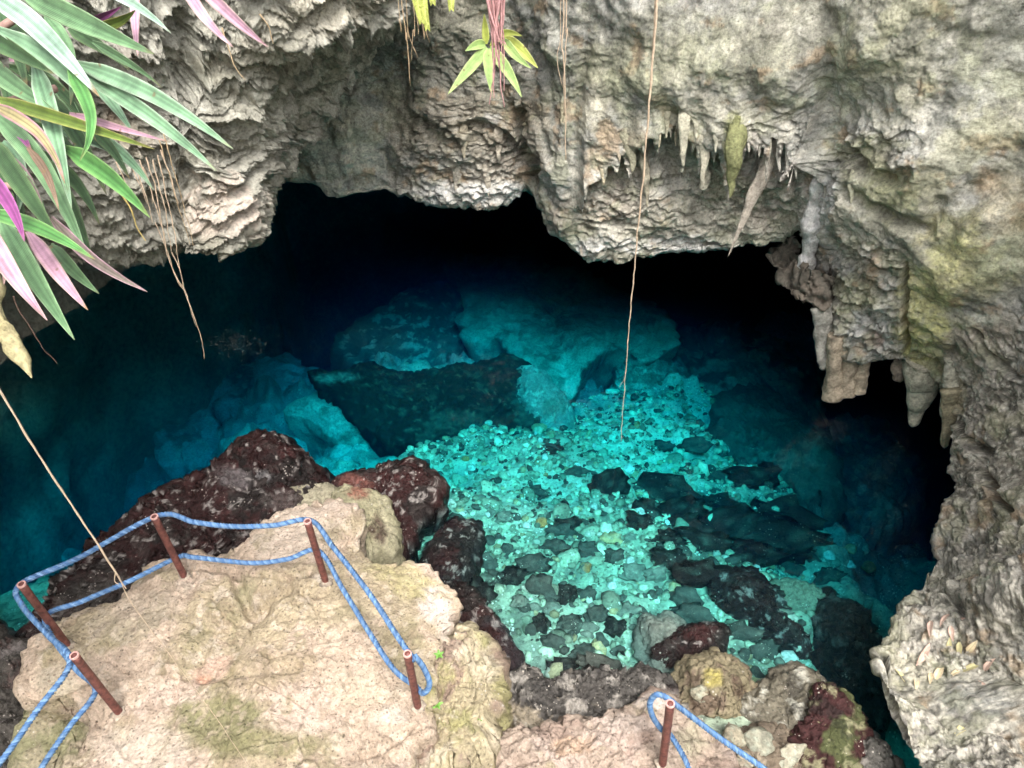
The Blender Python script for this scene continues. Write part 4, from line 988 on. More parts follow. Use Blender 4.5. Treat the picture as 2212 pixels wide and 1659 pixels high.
def stalactite(x0, y0, x1, y1, w, color, taper=.12, off=.05, parent=None, flat=.55, wob=.5, A=None, lab=None, depth_pt=None, blunt=0, bend=0.0, smoothy=0):
    parent = parent or cave_wall
    p, nn = near_px(*(depth_pt or (x0, y0)), A)
    Yd = p[1] - off
    a, b = P(x0 - (x1 - x0) * .2, y0 - (30 if not blunt else 14), Y=Yd + (.16 if not blunt else .06)), P(x1, y1, Y=Yd)
    m = 40
    s = np.linspace(0, 1, m)
    pts = a + (b - a) * s[:, None]
    L = np.linalg.norm(b - a)
    rad = w / 2 / F_PX * np.linalg.norm(a - CAM)
    pts = pts + np.stack([perlin(np.stack([s * 3 + x0, s * 0, s * 0], 1)), perlin(np.stack([s * 3 + y0, s * 0 + 4, s * 0], 1)), s * 0], 1) * rad * wob
    pts[:, 0] += bend * np.sin(s * math.pi) * L
    rad = rad * (1.0 if blunt or smoothy else 1.55)
    prof = lerp(1.0, taper, s ** .85) * (1 if depth_pt else smooth(-.05, .38, s) ** .7) if not blunt else lerp(1.0, blunt, s)
    prof = prof * (1 + (.03 if smoothy else .10) * perlin(np.stack([s * 7 + x0 * .1, s * 0, s * 0], 1))) * np.sqrt(np.clip((1.0 - s) / (.06 if not blunt else .05), 0.02, 1))
    V, Fq = tube(pts, rad * prof, 18, noise=.12 if smoothy else .38, nf=3.2 / max(rad * 4, .12) * np.array([1, 1, .45]), seed=x0, flat=flat)
    if not lab and not blunt and not smoothy and parent is cave_wall:
        color = lerp(np.asarray(color, float), W_COL[np.argmin((W_PX - x0) ** 2 + (W_PY - y0 + 8) ** 2)], .7)
    col = np.tile(np.asarray(color, float), (len(V), 1))
    col = patches(V, col, np.asarray(color) * .5, 7, .05, .45, .7, off=x0)
    col = patches(V, col, np.minimum(np.asarray(color) * 1.4, .75), 11, .1, .5, .6, off=y0)
    o = mesh_obj("stalactite", V, Fq, MAT_WALL, parent=parent, col=col)
    if lab: o["label"] = lab
    return o
FLOW = (.42, .39, .28)
for a in [(1352, 250, 1366, 372, 34, (.46, .38, .25)), (1395, 255, 1390, 330, 22, FLOW), (1425, 235, 1423, 320, 16, FLOW), (1442, 230, 1440, 300, 16, (.40, .38, .30)), (1478, 230, 1477, 362, 26, (.45, .41, .28)), (1458, 250, 1460, 318, 12, FLOW),
          (1503, 255, 1505, 300, 20, FLOW), (1524, 270, 1520, 405, 28, (.50, .43, .30)), (1548, 280, 1546, 330, 16, FLOW), (1568, 290, 1566, 345, 18, (.42, .36, .28)), (1390, 340, 1400, 450, 20, (.44, .36, .25)), (1620, 290, 1618, 330, 14, (.36, .32, .28)), (1645, 270, 1640, 340, 14, (.36, .32, .29)), (1665, 262, 1660, 350, 16, (.38, .33, .30)), (1682, 262, 1684, 372, 20, (.40, .35, .31)), (1700, 275, 1703, 385, 18, (.38, .34, .30)),
          (1722, 320, 1720, 385, 16, FLOW), (1735, 330, 1733, 372, 18, (.40, .37, .32)), (1660, 300, 1655, 400, 14, (.33, .28, .25)), (1405, 360, 1410, 420, 14, (.40, .33, .24)), (1335, 290, 1338, 350, 18, (.46, .36, .22)), (1270, 360, 1272, 395, 18, OCHRE * .8), (1300, 360, 1303, 400, 16, (.42, .33, .2)),
          (1000, 290, 1003, 345, 20, (.34, .29, .2)), (1032, 275, 1030, 330, 16, (.3, .26, .18)), (1075, 300, 1078, 350, 20, (.26, .2, .14)), (985, 360, 990, 420, 26, (.36, .28, .2)), (1110, 330, 1108, 372, 18, (.38, .24, .14)), (1052, 375, 1056, 425, 18, (.36, .28, .2)),
          (1840, 395, 1838, 440, 16, FLOW), (1790, 380, 1785, 450, 20, FLOW)]:
    stalactite(*a)
stalactite(1592, 280, 1576, 428, 48, (.21, .215, .10), taper=.08, off=.2, lab="mossy green pointed stalactite", flat=.6)
stalactite(1524, 390, 1521, 412, 16, (.5, .47, .36), taper=.7, off=.2)
stalactite(1672, 300, 1572, 556, 32, (.40, .35, .29), taper=.05, off=.28, flat=.35, lab="long slanting brown stone blade", wob=.1)
rib = np.array([(1773, 350, 7), (1767, 388, 17), (1757, 430, 21), (1747, 478, 26), (1741, 520, 24), (1736, 548, 14), (1730, 566, 21), (1727, 580, 20), (1724, 594, 7)], float)
rb = open_curve(rib, 60)
Yr = near_px(1800, 500)[0][1]
pts = np.array([P(x + 11, y, Y=Yr + .30) for x, y in rb[:, :2]])
V, Fq = tube(pts, rb[:, 2] / 2 / F_PX * 10.2 * 1.7, 22, noise=.55, nf=3.5, seed=2, flat=.8)
c_ = np.tile(np.array([.58, .565, .53]), (len(V), 1)); c_ = patches(V, c_, (.42, .40, .36), 5, .1, .5, .6); c_ = patches(V, c_, (.68, .66, .66), 9, .1, .4, .6)
o = mesh_obj("stalactite", V, Fq, MAT_WALL, parent=cave_wall, col=c_); o["label"] = "pale grey white flowstone ribbon"
stalactite(1775, 690, 1778, 800, 28, (.40, .38, .37), taper=.5, off=.0, depth_pt=(1800, 700))
for k, (x, w) in enumerate([(1806, 34), (1838, 36), (1868, 30)]):
    stalactite(x, 735, x - 10 - k * 4, 866 - k * 8, w, (.46, .38, .28), off=-.12, depth_pt=(1850, 740), blunt=1.08, flat=.9, wob=.1, lab="broken off brown stalactite stub" if k == 0 else None)
stalactite(1950, 765, 1932, 822, 30, (.28, .23, .18), off=-.1, depth_pt=(1945, 770), blunt=.7)
stalactite(2000, 800, 1970, 922, 62, (.50, .47, .36), taper=.18, off=-.05, depth_pt=(2010, 800), flat=.9, lab="short pale cone shaped stalactite")
stalactite(2062, 800, 2044, 905, 30, (.42, .44, .31), taper=.4, off=.0, depth_pt=(2075, 810))
stalactite(2056, 870, 2040, 968, 28, (.46, .37, .17), taper=.35, off=.02, depth_pt=(2075, 880))

# the dim rock behind the white ribbon and over the deep corner
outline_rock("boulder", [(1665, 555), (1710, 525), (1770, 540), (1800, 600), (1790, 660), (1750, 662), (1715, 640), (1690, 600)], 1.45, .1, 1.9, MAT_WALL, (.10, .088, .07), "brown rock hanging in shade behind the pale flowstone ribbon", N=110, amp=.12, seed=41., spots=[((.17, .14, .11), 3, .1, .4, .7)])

# ------------------------------------------------------------------ the near ledge that carries the plant
def blob_rock(name, c, r, mat, base, spots, seed, sub=5, amp=.12, freq=1.2):
    v, f = ico(sub)
    co = v * np.array(r)
    n = v / np.array(r); n /= np.linalg.norm(n, axis=1, keepdims=True)
    q = co + np.array(c)
    d = amp * fbm(q * freq, 5, off=seed) + amp * .5 * ridged(q * freq * 2.6, 4, off=seed) + amp * .12 * ridged(q * freq * 9, 3)
    f1, _, _ = worley(q * 4., off=seed)
    co = co + n * (d + amp * .5 * f1)[:, None]
    col = np.tile(np.asarray(base, float), (len(co), 1))
    for (cc, fr, lo, hi, s) in spots: col = patches(q, col, cc, fr, lo, hi, s, off=seed + fr)
    o = mesh_obj(name, co, f, mat, col=col)
    o.location = c
    return o
ledge = blob_rock("rock_ledge", (-4.5, 2.05, 5.75), (2.05, .95, .58), MAT_OUT, (.40, .36, .29), [((.28, .25, .17), 2, 0, .4, .6), ((.5, .45, .36), 3, .1, .5, .6), (DARK * 1.6, 2.4, .2, .5, .6)], 3.0, amp=.17, freq=1.6)
tag(ledge, "near limestone ledge at the left edge from which the purple leaved plant hangs", "rock ledge")
a, b = P(-110, 560, t=3.15), P(64, 816, t=3.0)
s = np.linspace(0, 1, 40)
pts = open_curve(np.array([(-3.0, 2.3, 5.6), a, lerp(a, b, .5), b]), 40); pts[:, 0] += .02 * np.sin(s * 9)
V, Fq = tube(pts, lerp(.20, .014, s ** .8) * np.sqrt(np.clip((1 - s) / .05, .05, 1)), 24, noise=.6, nf=11, seed=3)
c_ = patches(V, np.tile(np.array([.52, .45, .25]), (len(V), 1)), (.36, .31, .16), 9, 0, .4, .7)
spur = mesh_obj("spur", V - np.array(ledge.location), Fq, MAT_OUT, parent=ledge, col=c_)
spur["label"] = "yellowish pointed spur of rock"

# ------------------------------------------------------------------ rope railings
def tube_to_obj(name, V, Fq, mat, parent=None, col=None):
    return mesh_obj(name, V, Fq, mat, parent=parent, col=col)
MAT_POST, nt, b_ = new_mat("red_brown_paint")
b_.inputs["Roughness"].default_value = .55
N, L = nt.nodes, nt.links
tc = N.new("ShaderNodeTexCoord"); n1 = N.new("ShaderNodeTexNoise"); n1.inputs["Scale"].default_value = 22; n1.inputs["Detail"].default_value = 6; n1.inputs["Roughness"].default_value = .7
L.new(tc.outputs["Object"], n1.inputs["Vector"])
rp = N.new("ShaderNodeValToRGB")
rp.color_ramp.elements[0].position = .38; rp.color_ramp.elements[0].color = (.085, .028, .024, 1)
rp.color_ramp.elements[1].position = .66; rp.color_ramp.elements[1].color = (.24, .085, .07, 1)
L.new(n1.outputs["Fac"], rp.inputs["Fac"]); L.new(rp.outputs[0], b_.inputs["Base Color"])
bp = N.new("ShaderNodeBump"); bp.inputs["Strength"].default_value = .35; bp.inputs["Distance"].default_value = .006
L.new(n1.outputs["Fac"], bp.inputs["Height"]); L.new(bp.outputs[0], b_.inputs["Normal"])
MAT_CAP = plain_material("worn_post_cap", (.62, .36, .32), rough=.6, var=.35, scale=60)
MAT_ROPE, nt, b_ = new_mat("blue_rope")
at = nt.nodes.new("ShaderNodeAttribute"); at.attribute_name = "Col"
nt.links.new(at.outputs["Color"], b_.inputs["Base Color"])
b_.inputs["Roughness"].default_value = .6; b_.inputs["Specular IOR Level"].default_value = .35
tc = nt.nodes.new("ShaderNodeNewGeometry"); n1 = nt.nodes.new("ShaderNodeTexNoise"); n1.inputs["Scale"].default_value = 320; n1.inputs["Detail"].default_value = 3
nt.links.new(tc.outputs["Position"], n1.inputs["Vector"])
bp = nt.nodes.new("ShaderNodeBump"); bp.inputs["Strength"].default_value = .5; bp.inputs["Distance"].default_value = .004
nt.links.new(n1.outputs["Fac"], bp.inputs["Height"]); nt.links.new(bp.outputs[0], b_.inputs["Normal"])

def post_line(base, xt, yt):
    """the foot on the rock and a top on the picture ray nearest the plumb line through the foot"""
    d = ray(xt, yt); d /= np.linalg.norm(d)
    up = np.array([0, 0, 1.0])
    w0 = base - CAM
    b_ = d @ up
    t_ = ((d @ w0) - b_ * (up @ w0)) / (1 - b_ * b_)
    return CAM + d * t_
MAT_FOOT = plain_material("post_mortar", (.34, .28, .22), rough=.95, var=.5, scale=30, bump=.6)
def make_post(root, base, top, r=.031):
    v = top - base; L_ = np.linalg.norm(v)
    pts = [base - v / L_ * .12] + [base + v * s for s in np.linspace(0, 1, 14)]
    V, Fq = tube(np.array(pts), [r] * len(pts), 20)
    o = mesh_obj("post", V, Fq, MAT_POST)
    child_at_root(o, root)
    # a worn pipe mouth: rim ring and sunken plug
    a = np.linspace(0, 2 * np.pi, 20, endpoint=False)
    ax = v / L_
    u = np.cross(ax, [0, 1, 0]); u /= np.linalg.norm(u); w = np.cross(ax, u)
    def ringp(rr, h): return [top + ax * h + rr * (math.cos(t) * u + math.sin(t) * w) for t in a]
    V = np.array(ringp(r * 1.04, -.012) + ringp(r * 1.04, .004) + ringp(r * .72, .005) + ringp(r * .70, -.006))
    Fc = [(k * 20 + j, k * 20 + (j + 1) % 20, (k + 1) * 20 + (j + 1) % 20, (k + 1) * 20 + j) for k in range(3) for j in range(20)] + [tuple(60 + j for j in range(20))]
    c = mesh_obj("cap", V, Fc, MAT_CAP, smooth_shade=False)
    c.parent = o
    fv, ff = ico(3)
    fc = fv * np.array([r * 1.9, r * 1.8, .028]) * (1 + .5 * fbm(fv * 1.6 + base, 3))[:, None] + base + np.array([0, 0, -.005])
    ft = mesh_obj("footing", fc, ff, MAT_FOOT, parent=o)
    return o
def rope_geo(path, rad=.0122, pitch=.072):
    L_ = np.linalg.norm(np.diff(path, axis=0), axis=1).sum()
    m = int(L_ / .0125)
    c = open_curve(path, m)
    T = np.gradient(c, axis=0); T /= np.linalg.norm(T, axis=1, keepdims=True)
    # parallel transport
    U = np.zeros_like(c); u = np.cross(T[0], [0, 0, 1.0]); u /= np.linalg.norm(u)
    for i in range(m):
        u = u - T[i] * (u @ T[i]); u /= np.linalg.norm(u); U[i] = u
    W = np.cross(T, U)
    Vs, Fs, Cs = [], [], []
    k = 0
    s = np.linspace(0, L_, m)
    for j in range(3):
        ph = 2 * np.pi * (s / pitch + j / 3)
        cc = c + rad * (np.cos(ph)[:, None] * U + np.sin(ph)[:, None] * W)
        V, Fq = tube(cc, np.full(m, rad * 1.02), 8)
        Vs.append(V); Fs += [tuple(i + k for i in f) for f in Fq]; k += len(V)
        colr = [(.165, .28, .46), (.075, .165, .34), (.115, .22, .40)][j]
        w = fbm(V * 5, 3, off=j)
        Cs.append(np.asarray(colr) * (1 + .45 * w)[:, None])
    return np.concatenate(Vs), Fs, np.concatenate(Cs)

root = empty("rope_railing", tuple(on(PLAT, 560, 1400)[0]))
tag(root, "blue rope railing on five red brown posts round the beige platform", "railing")
POSTS = {}
for key, (bx, by, tx, ty) in {'a': (146, 1392, 46, 1262), 'b': (398, 1245, 333, 1116), 'c': (704, 1257, 664, 1126), 'd': (258, 1540, 160, 1416), 'e': (903, 1525, 880, 1412)}.items():
    base = on(PLAT, bx, by)[0] if key != 'e' else on("knobbly brown and olive rock with tiny weeds below the right end of the railing", 903, 1525)[0]
    if key == 'e':
        base = on(PLAT, 903, 1525)[0]
    top = post_line(base, tx, ty)
    POSTS[key] = (base, top)
    make_post(root, base, top)
def at_post(k, f, off=(0, 0, 0)):
    b0, t0 = POSTS[k]
    return b0 + (t0 - b0) * f + np.array(off)
def px_between(x, y, A_, B_, s):
    Yd = A_[1] + (B_[1] - A_[1]) * s
    return P(x, y, Y=Yd)
R = .045
pd, pa, pb, pc, pe = [at_post(k, .93) for k in 'dabce']
top_path = [P(-120, 1790, z=1.75), P(0, 1648, z=1.78), P(80, 1535, z=1.80), at_post('d', .93, (-R, -.02, 0)), px_between(104, 1372, pd, pa, .45), px_between(48, 1308, pd, pa, .85), at_post('a', .95, (-R * .9, .03, 0)), px_between(170, 1205, pa, pb, .42), at_post('b', .95, (0, R, 0)),
            px_between(420, 1128, pb, pc, .27), px_between(500, 1137, pb, pc, .52), px_between(590, 1135, pb, pc, .78), at_post('c', .95, (.01, R, 0)), px_between(720, 1182, pc, pe, .2), px_between(800, 1285, pc, pe, .55), px_between(862, 1380, pc, pe, .88), at_post('e', .88, (R, 0, 0))]
V, Fq, Cc = rope_geo(np.array(top_path))
child_at_root(mesh_obj("rope", V, Fq, MAT_ROPE, col=Cc), root)
ld, la, lb, lc, le = [at_post(k, f) for k, f in zip('dabce', (.42, .42, .27, .42, .28))]
low_path = [P(40, 1750, z=1.40), P(92, 1655, z=1.42), P(150, 1570, z=1.43), at_post('d', .42, (-R, 0, 0)), px_between(160, 1440, ld, la, .4), at_post('a', .42, (-R, .02, 0)), px_between(180, 1298, la, lb, .3), px_between(280, 1255, la, lb, .65), at_post('b', .27, (0, R, 0)), px_between(420, 1204, lb, lc, .12), px_between(540, 1216, lb, lc, .5), px_between(620, 1208, lb, lc, .78), at_post('c', .46, (0, R, 0)),
            px_between(742, 1275, lc, le, .25), px_between(800, 1370, lc, le, .6), px_between(850, 1445, lc, le, .85), at_post('e', .30, (.0, R, 0)), at_post('e', .34, (R * 1.6, -.03, 0)), at_post('e', .50, (R * 2.9, -.02, 0)), at_post('e', .72, (R * 2.1, .02, 0)), at_post('e', .90, (R * .9, .03, 0))]
V, Fq, Cc = rope_geo(np.array(low_path))
child_at_root(mesh_obj("rope", V, Fq, MAT_ROPE, col=Cc), root)

PINKR = "pinkish lumpy rock along the bottom edge under the short red post"
base = on(PINKR, 1430, 1652)[0]; top = post_line(base, 1448, 1520)
root2 = empty("rope_railing", tuple(base))
tag(root2, "short rope handrail with one red brown post at the bottom edge", "railing")
POSTS['f'] = (base, top)
make_post(root2, base, top, r=.033)
pf = at_post('f', .92)
p2 = [P(1500, 1740, z=pf[2] - .75), P(1488, 1660, z=pf[2] - .52), at_post('f', .42, (.05, .03, 0)), at_post('f', .50, (-.03, .05, 0)), P(1410, 1548, Y=pf[1] + .06), P(1404, 1518, Y=pf[1] + .08), P(1420, 1500, Y=pf[1] + .08), at_post('f', .97, (0, .05, 0)), at_post('f', .93, (.06, .02, 0)), P(1560, 1598, z=pf[2] - .10), P(1650, 1660, z=pf[2] - .16), P(1740, 1730, z=pf[2] - .18)]
V, Fq, Cc = rope_geo(np.array(p2))
child_at_root(mesh_obj("rope", V, Fq, MAT_ROPE, col=Cc), root2)

# ------------------------------------------------------------------ plants
MAT_LEAF, nt, b_ = new_mat("leaf")
N, L = nt.nodes, nt.links
at = N.new("ShaderNodeAttribute"); at.attribute_name = "Col"
ac_ = N.new("ShaderNodeAttribute"); ac_.attribute_name = "Across"
wv_ = N.new("ShaderNodeMath"); wv_.operation = 'MULTIPLY'; wv_.inputs[1].default_value = 46.0
L.new(ac_.outputs["Fac"], wv_.inputs[0])
sn_ = N.new("ShaderNodeMath"); sn_.operation = 'SINE'; L.new(wv_.outputs[0], sn_.inputs[0])
ge_ = N.new("ShaderNodeNewGeometry")
nz_ = N.new("ShaderNodeTexNoise"); nz_.inputs["Scale"].default_value = 16; nz_.inputs["Detail"].default_value = 6; nz_.inputs["Roughness"].default_value = .65
L.new(ge_.outputs["Position"], nz_.inputs["Vector"])
m1_ = N.new("ShaderNodeMapRange"); m1_.inputs["From Min"].default_value = -1; m1_.inputs["From Max"].default_value = 1; m1_.inputs["To Min"].default_value = .84; m1_.inputs["To Max"].default_value = 1.1
L.new(sn_.outputs[0], m1_.inputs["Value"])
m2_ = N.new("ShaderNodeMapRange"); m2_.inputs["From Min"].default_value = .3; m2_.inputs["From Max"].default_value = .7; m2_.inputs["To Min"].default_value = .68; m2_.inputs["To Max"].default_value = 1.25
L.new(nz_.outputs["Fac"], m2_.inputs["Value"])
mm_ = N.new("ShaderNodeMath"); mm_.operation = 'MULTIPLY'; L.new(m1_.outputs[0], mm_.inputs[0]); L.new(m2_.outputs[0], mm_.inputs[1])
sc_ = N.new("ShaderNodeVectorMath"); sc_.operation = 'SCALE'; L.new(at.outputs["Color"], sc_.inputs[0]); L.new(mm_.outputs[0], sc_.inputs["Scale"])
vo_ = N.new("ShaderNodeTexVoronoi"); vo_.inputs["Scale"].default_value = 13; L.new(ge_.outputs["Position"], vo_.inputs["Vector"])
lt_ = N.new("ShaderNodeMapRange"); lt_.inputs["From Min"].default_value = .07; lt_.inputs["From Max"].default_value = .11; lt_.inputs["To Min"].default_value = .75; lt_.inputs["To Max"].default_value = 0
L.new(vo_.outputs["Distance"], lt_.inputs["Value"])
mx_ = N.new("ShaderNodeMix"); mx_.data_type = 'RGBA'; L.new(lt_.outputs[0], mx_.inputs["Factor"]); L.new(sc_.outputs[0], mx_.inputs[6]); mx_.inputs[7].default_value = (.16, .10, .05, 1)
L.new(mx_.outputs[2], b_.inputs["Base Color"])
b_.inputs["Roughness"].default_value = .48; b_.inputs["Specular IOR Level"].default_value = .4
bp = N.new("ShaderNodeBump"); bp.inputs["Strength"].default_value = .35; bp.inputs["Distance"].default_value = .003
L.new(sn_.outputs[0], bp.inputs["Height"]); L.new(bp.outputs[0], b_.inputs["Normal"])
def leaf_obj(V, Fq, Cc, n_s, nc=11):
    o = mesh_obj("leaf", V, Fq, MAT_LEAF, col=Cc)
    at = o.data.attributes.new("Across", 'FLOAT', 'POINT')
    at.data.foreach_set("value", np.tile(np.linspace(-1, 1, nc), n_s * 2).astype(np.float32))
    return o
def leaf_mesh(base, mid, tip, width, ctop, cedge, cunder, seed=0, fold=.35, face=None, shape=.38, n_s=26, stripes=1.0, wave=.0):
    """a solid lance-shaped leaf: upper and lower skin a millimetre apart"""
    c = open_curve(np.array([base, lerp(base, mid, .5) + (mid - (base + tip) / 2) * .2, mid, lerp(mid, tip, .55) + (mid - (base + tip) / 2) * .2, tip]), n_s)
    T = np.gradient(c, axis=0); T /= np.linalg.norm(T, axis=1, keepdims=True)
    view = (CAM if face is None else face) - c
    S = np.cross(T, view); S /= np.linalg.norm(S, axis=1, keepdims=True) + 1e-9
    Nn = np.cross(S, T)
    s = np.linspace(0, 1, n_s)
    w = width / 2 * np.minimum(1, (s * 3 + .42)) * np.sqrt(np.clip(1 - s ** 2.2, 0, 1)) * lerp(1, np.sin(np.pi * np.clip(s * .8 + .2, 0, 1)), .6)
    w[-1] = width * .012
    nc = 11
    e = np.linspace(-1, 1, nc)
    rs = np.random.RandomState(int(seed * 13) % 9999)
    skew = rs.uniform(-.5, .5)
    curl = rs.uniform(-.6, .6)
    V, Cc = [], []
    for side in (0, 1):
        for i in range(n_s):
            for j in range(nc):
                h = fold * w[i] * (abs(e[j]) ** 1.5) + (skew + curl * s[i]) * w[i] * e[j] * .6 + wave * width * math.sin(s[i] * 17 + seed) * abs(e[j])
                p = c[i] + S[i] * e[j] * w[i] + Nn[i] * (h + (0 if side == 0 else -.0016))
                V.append(p)
                st = .5 + .5 * math.cos(e[j] * 9.5 + seed)
                mid_ = math.exp(-(e[j] / .13) ** 2)
                if side == 0:
                    k_ = np.asarray(ctop) * (1 - .42 * st * stripes) * (1 - .2 * mid_)
                    k_ = lerp(k_, np.asarray(cedge), abs(e[j]) ** 5)
                    k_ = lerp(k_, np.asarray(cedge), .35 * (s[i] > .9))
                else:
                    k_ = np.asarray(cunder) * (1 - .2 * st)
                Cc.append(k_)
    F_ = []
    h0 = n_s * nc
    for i in range(n_s - 1):
        for j in range(nc - 1):
            q = (i * nc + j, i * nc + j + 1, (i + 1) * nc + j + 1, (i + 1) * nc + j)
            F_.append(q); F_.append(tuple(h0 + k for k in q[::-1]))
        for j in (0, nc - 1):
            q = (i * nc + j, (i + 1) * nc + j, h0 + (i + 1) * nc + j, h0 + i * nc + j)
            F_.append(q if j == 0 else q[::-1])
    return np.array(V), F_, np.array(Cc)
G1, G2, G3 = (.10, .20, .085), (.20, .33, .22), (.045, .095, .035)      # mid, pale bloom, dark green
PK1, PK2, PU = (.42, .18, .32), (.52, .30, .38), (.24, .06, .19)
plant = empty("trailing_plant", tuple(P(-60, 320, t=2.1)))
tag(plant, "big clump of long green and pink purple leaves hanging in from the left edge", "plant")
LEAVES = [  # base, mid, tip (x, y, distance), width px, kind
    ((-40, -20, 2.3), (70, 50, 2.2), (214, 208, 2.0), 62, 'pale'), ((40, -20, 2.4), (190, 52, 2.25), (334, 117, 2.1), 66, 'mid'), ((190, -40, 2.5), (290, 10, 2.4), (370, 72, 2.3), 30, 'pale'),
    ((380, -60, 2.5), (440, 35, 2.4), (504, 102, 2.3), 34, 'pink'), ((410, -50, 2.5), (505, 40, 2.4), (580, 102, 2.3), 36, 'pink'), ((165, 60, 2.6), (215, 40, 2.5), (262, 14, 2.4), 26, 'purple'), ((215, 60, 2.5), (260, 45, 2.45), (292, 22, 2.4), 30, 'yellow'),
    ((292, -30, 2.7), (292, 50, 2.6), (298, 122, 2.5), 26, 'pink'), ((-60, 60, 2.3), (30, 110, 2.2), (118, 160, 2.1), 52, 'dark'), ((20, 130, 2.5), (75, 118, 2.5), (120, 108, 2.5), 26, 'pink'),
    ((160, 135, 2.2), (330, 205, 2.0), (504, 322, 1.8), 50, 'mint'), ((170, 150, 2.2), (330, 255, 2.0), (468, 369, 1.8), 46, 'mint'), ((180, 150, 2.4), (240, 220, 2.3), (288, 288, 2.2), 34, 'mint'), ((150, 60, 2.7), (230, 110, 2.6), (280, 152, 2.6), 40, 'dark'),
    ((-20, 210, 2.3), (150, 262, 2.1), (334, 322, 1.9), 38, 'yellow'), ((150, 245, 2.25), (270, 280, 2.05), (366, 306, 1.95), 24, 'pink'), ((150, 150, 2.1), (196, 255, 2.0), (172, 348, 1.95), 40, 'bright'), ((75, 140, 2.3), (110, 260, 2.2), (155, 450, 2.1), 52, 'mint'),
    ((-20, 225, 2.1), (85, 290, 2.0), (140, 396, 1.95), 36, 'cream'), ((60, 320, 2.1), (100, 375, 2.05), (128, 456, 2.0), 22, 'dead'), ((140, 320, 2.2), (240, 385, 2.1), (324, 470, 2.0), 52, 'bright'), ((-30, 290, 2.3), (60, 420, 2.2), (128, 520, 2.1), 56, 'dark'), ((-20, 240, 2.4), (90, 360, 2.3), (190, 560, 2.2), 58, 'mid'),
    ((-30, 370, 2.0), (25, 450, 1.95), (53, 522, 1.9), 40, 'purple'), ((-30, 455, 2.1), (90, 495, 2.0), (204, 560, 1.9), 44, 'bright'), ((110, 470, 2.2), (200, 560, 2.1), (318, 630, 2.0), 34, 'pinkgreen'), ((110, 530, 2.3), (160, 585, 2.2), (214, 634, 2.1), 38, 'mid'),
    ((60, 500, 2.2), (125, 590, 2.1), (190, 670, 2.0), 44, 'pink'), ((0, 470, 2.2), (75, 600, 2.1), (161, 734, 2.0), 56, 'mid'), ((-40, 480, 2.1), (25, 590, 2.0), (102, 692, 1.95), 56, 'pink'), ((80, 330, 2.5), (150, 450, 2.4), (200, 570, 2.3), 56, 'dark'), ((-40, 130, 2.4), (40, 190, 2.3), (120, 240, 2.2), 56, 'mid'),
    ((100, 200, 2.6), (170, 300, 2.5), (230, 420, 2.4), 44, 'dark'), ((-30, -40, 2.6), (20, 60, 2.5), (60, 200, 2.4), 50, 'dark'), ((-10, 60, 2.2), (110, 130, 2.2), (200, 230, 2.1), 48, 'mint'), ((-60, 300, 2.6), (0, 400, 2.5), (40, 560, 2.4), 60, 'dark'), ((-50, 200, 2.5), (20, 260, 2.4), (70, 330, 2.3), 46, 'purple'), ((200, 90, 2.5), (300, 150, 2.4), (350, 190, 2.4), 26, 'mid')]
for k in range(20):
    rr = np.random.RandomState(100 + k)
    x, y = rr.uniform(-70, 130), rr.uniform(0, 480)
    an = rr.uniform(.35, 1.25); ln = rr.uniform(150, 260)
    LEAVES.append(((x, y, 2.75), (x + math.cos(an) * ln * .5 + 8, y + math.sin(an) * ln * .5 - 10, 2.65), (x + math.cos(an + .15) * ln, y + math.sin(an + .15) * ln, 2.6), rr.uniform(38, 52), rr.choice(['dark', 'mid', 'mid', 'dark', 'mint', 'dark', 'pinkgreen'])))
PALETTE = {'pale': ((.28, .42, .31), (.42, .52, .42), PK1), 'mid': ((.125, .235, .11), (.2, .3, .16), PU), 'dark': (G3, (.11, .16, .07), PU), 'mint': ((.21, .37, .21), (.34, .45, .31), PK1), 'bright': ((.095, .26, .07), (.20, .36, .12), PK1), 'yellow': ((.12, .18, .03), (.28, .28, .08), PU),
           'pink': (PK2, (.36, .27, .22), G1), 'purple': (PU, (.36, .12, .28), G3), 'cream': ((.34, .29, .14), (.42, .17, .27), G1), 'dead': ((.22, .15, .10), (.20, .10, .07), (.22, .12, .09)), 'pinkgreen': ((.19, .16, .13), (.42, .25, .30), G3)}
for k, (a, m_, b, w, kind) in enumerate(LEAVES):
    a3, m3, b3 = [P(q[0], q[1], t=q[2]) for q in (a, m_, b)]
    wd = w / F_PX * m_[2] * .80
    V, Fq, Cc = leaf_mesh(a3, m3, b3, wd, *PALETTE[kind], seed=k + 1, fold=.3 + .25 * (k % 3) * .5, wave=.06 if kind == 'dead' else .015)
    Cc = 1.12 * Cc * (1 + .2 * fbm(V * 9, 3, off=k))[:, None]
    s_ = np.tile(np.repeat(np.linspace(0, 1, 26), 11), 2)
    worn = smooth(.90, 1.0, s_ + .10 * fbm(V * 25, 2, off=k)) * (.9 if k % 3 == 0 else .35)
    Cc = lerp(Cc, np.array([[.26, .16, .07]]), worn[:, None])
    child_at_root(leaf_obj(V, Fq, Cc, 26), plant)
MAT_STEM = plain_material("plant_stem", (.26, .16, .13), rough=.7, var=.4, scale=40)
for (x0, y0, x1, y1) in [(-260, 200, 60, 20), (-260, 260, 120, 190), (-260, 330, 30, 250), (-260, 380, 60, 400), (-260, 420, 0, 500)]:
    p0, p1 = P(x0, y0, t=2.5), P(x1, y1, t=2.45)
    s = np.linspace(0, 1, 16)
    pts = open_curve(np.array([(-2.95, 2.1, p0[2] * .4 + 3.45), p0, lerp(p0, p1, .5), p1]), 16); pts[:, 2] -= .04 * np.sin(s * 3.1)
    V, Fq = tube(pts, lerp(.018, .012, s), 10, noise=.3, nf=20)
    child_at_root(mesh_obj("stem", V, Fq, MAT_STEM), plant)

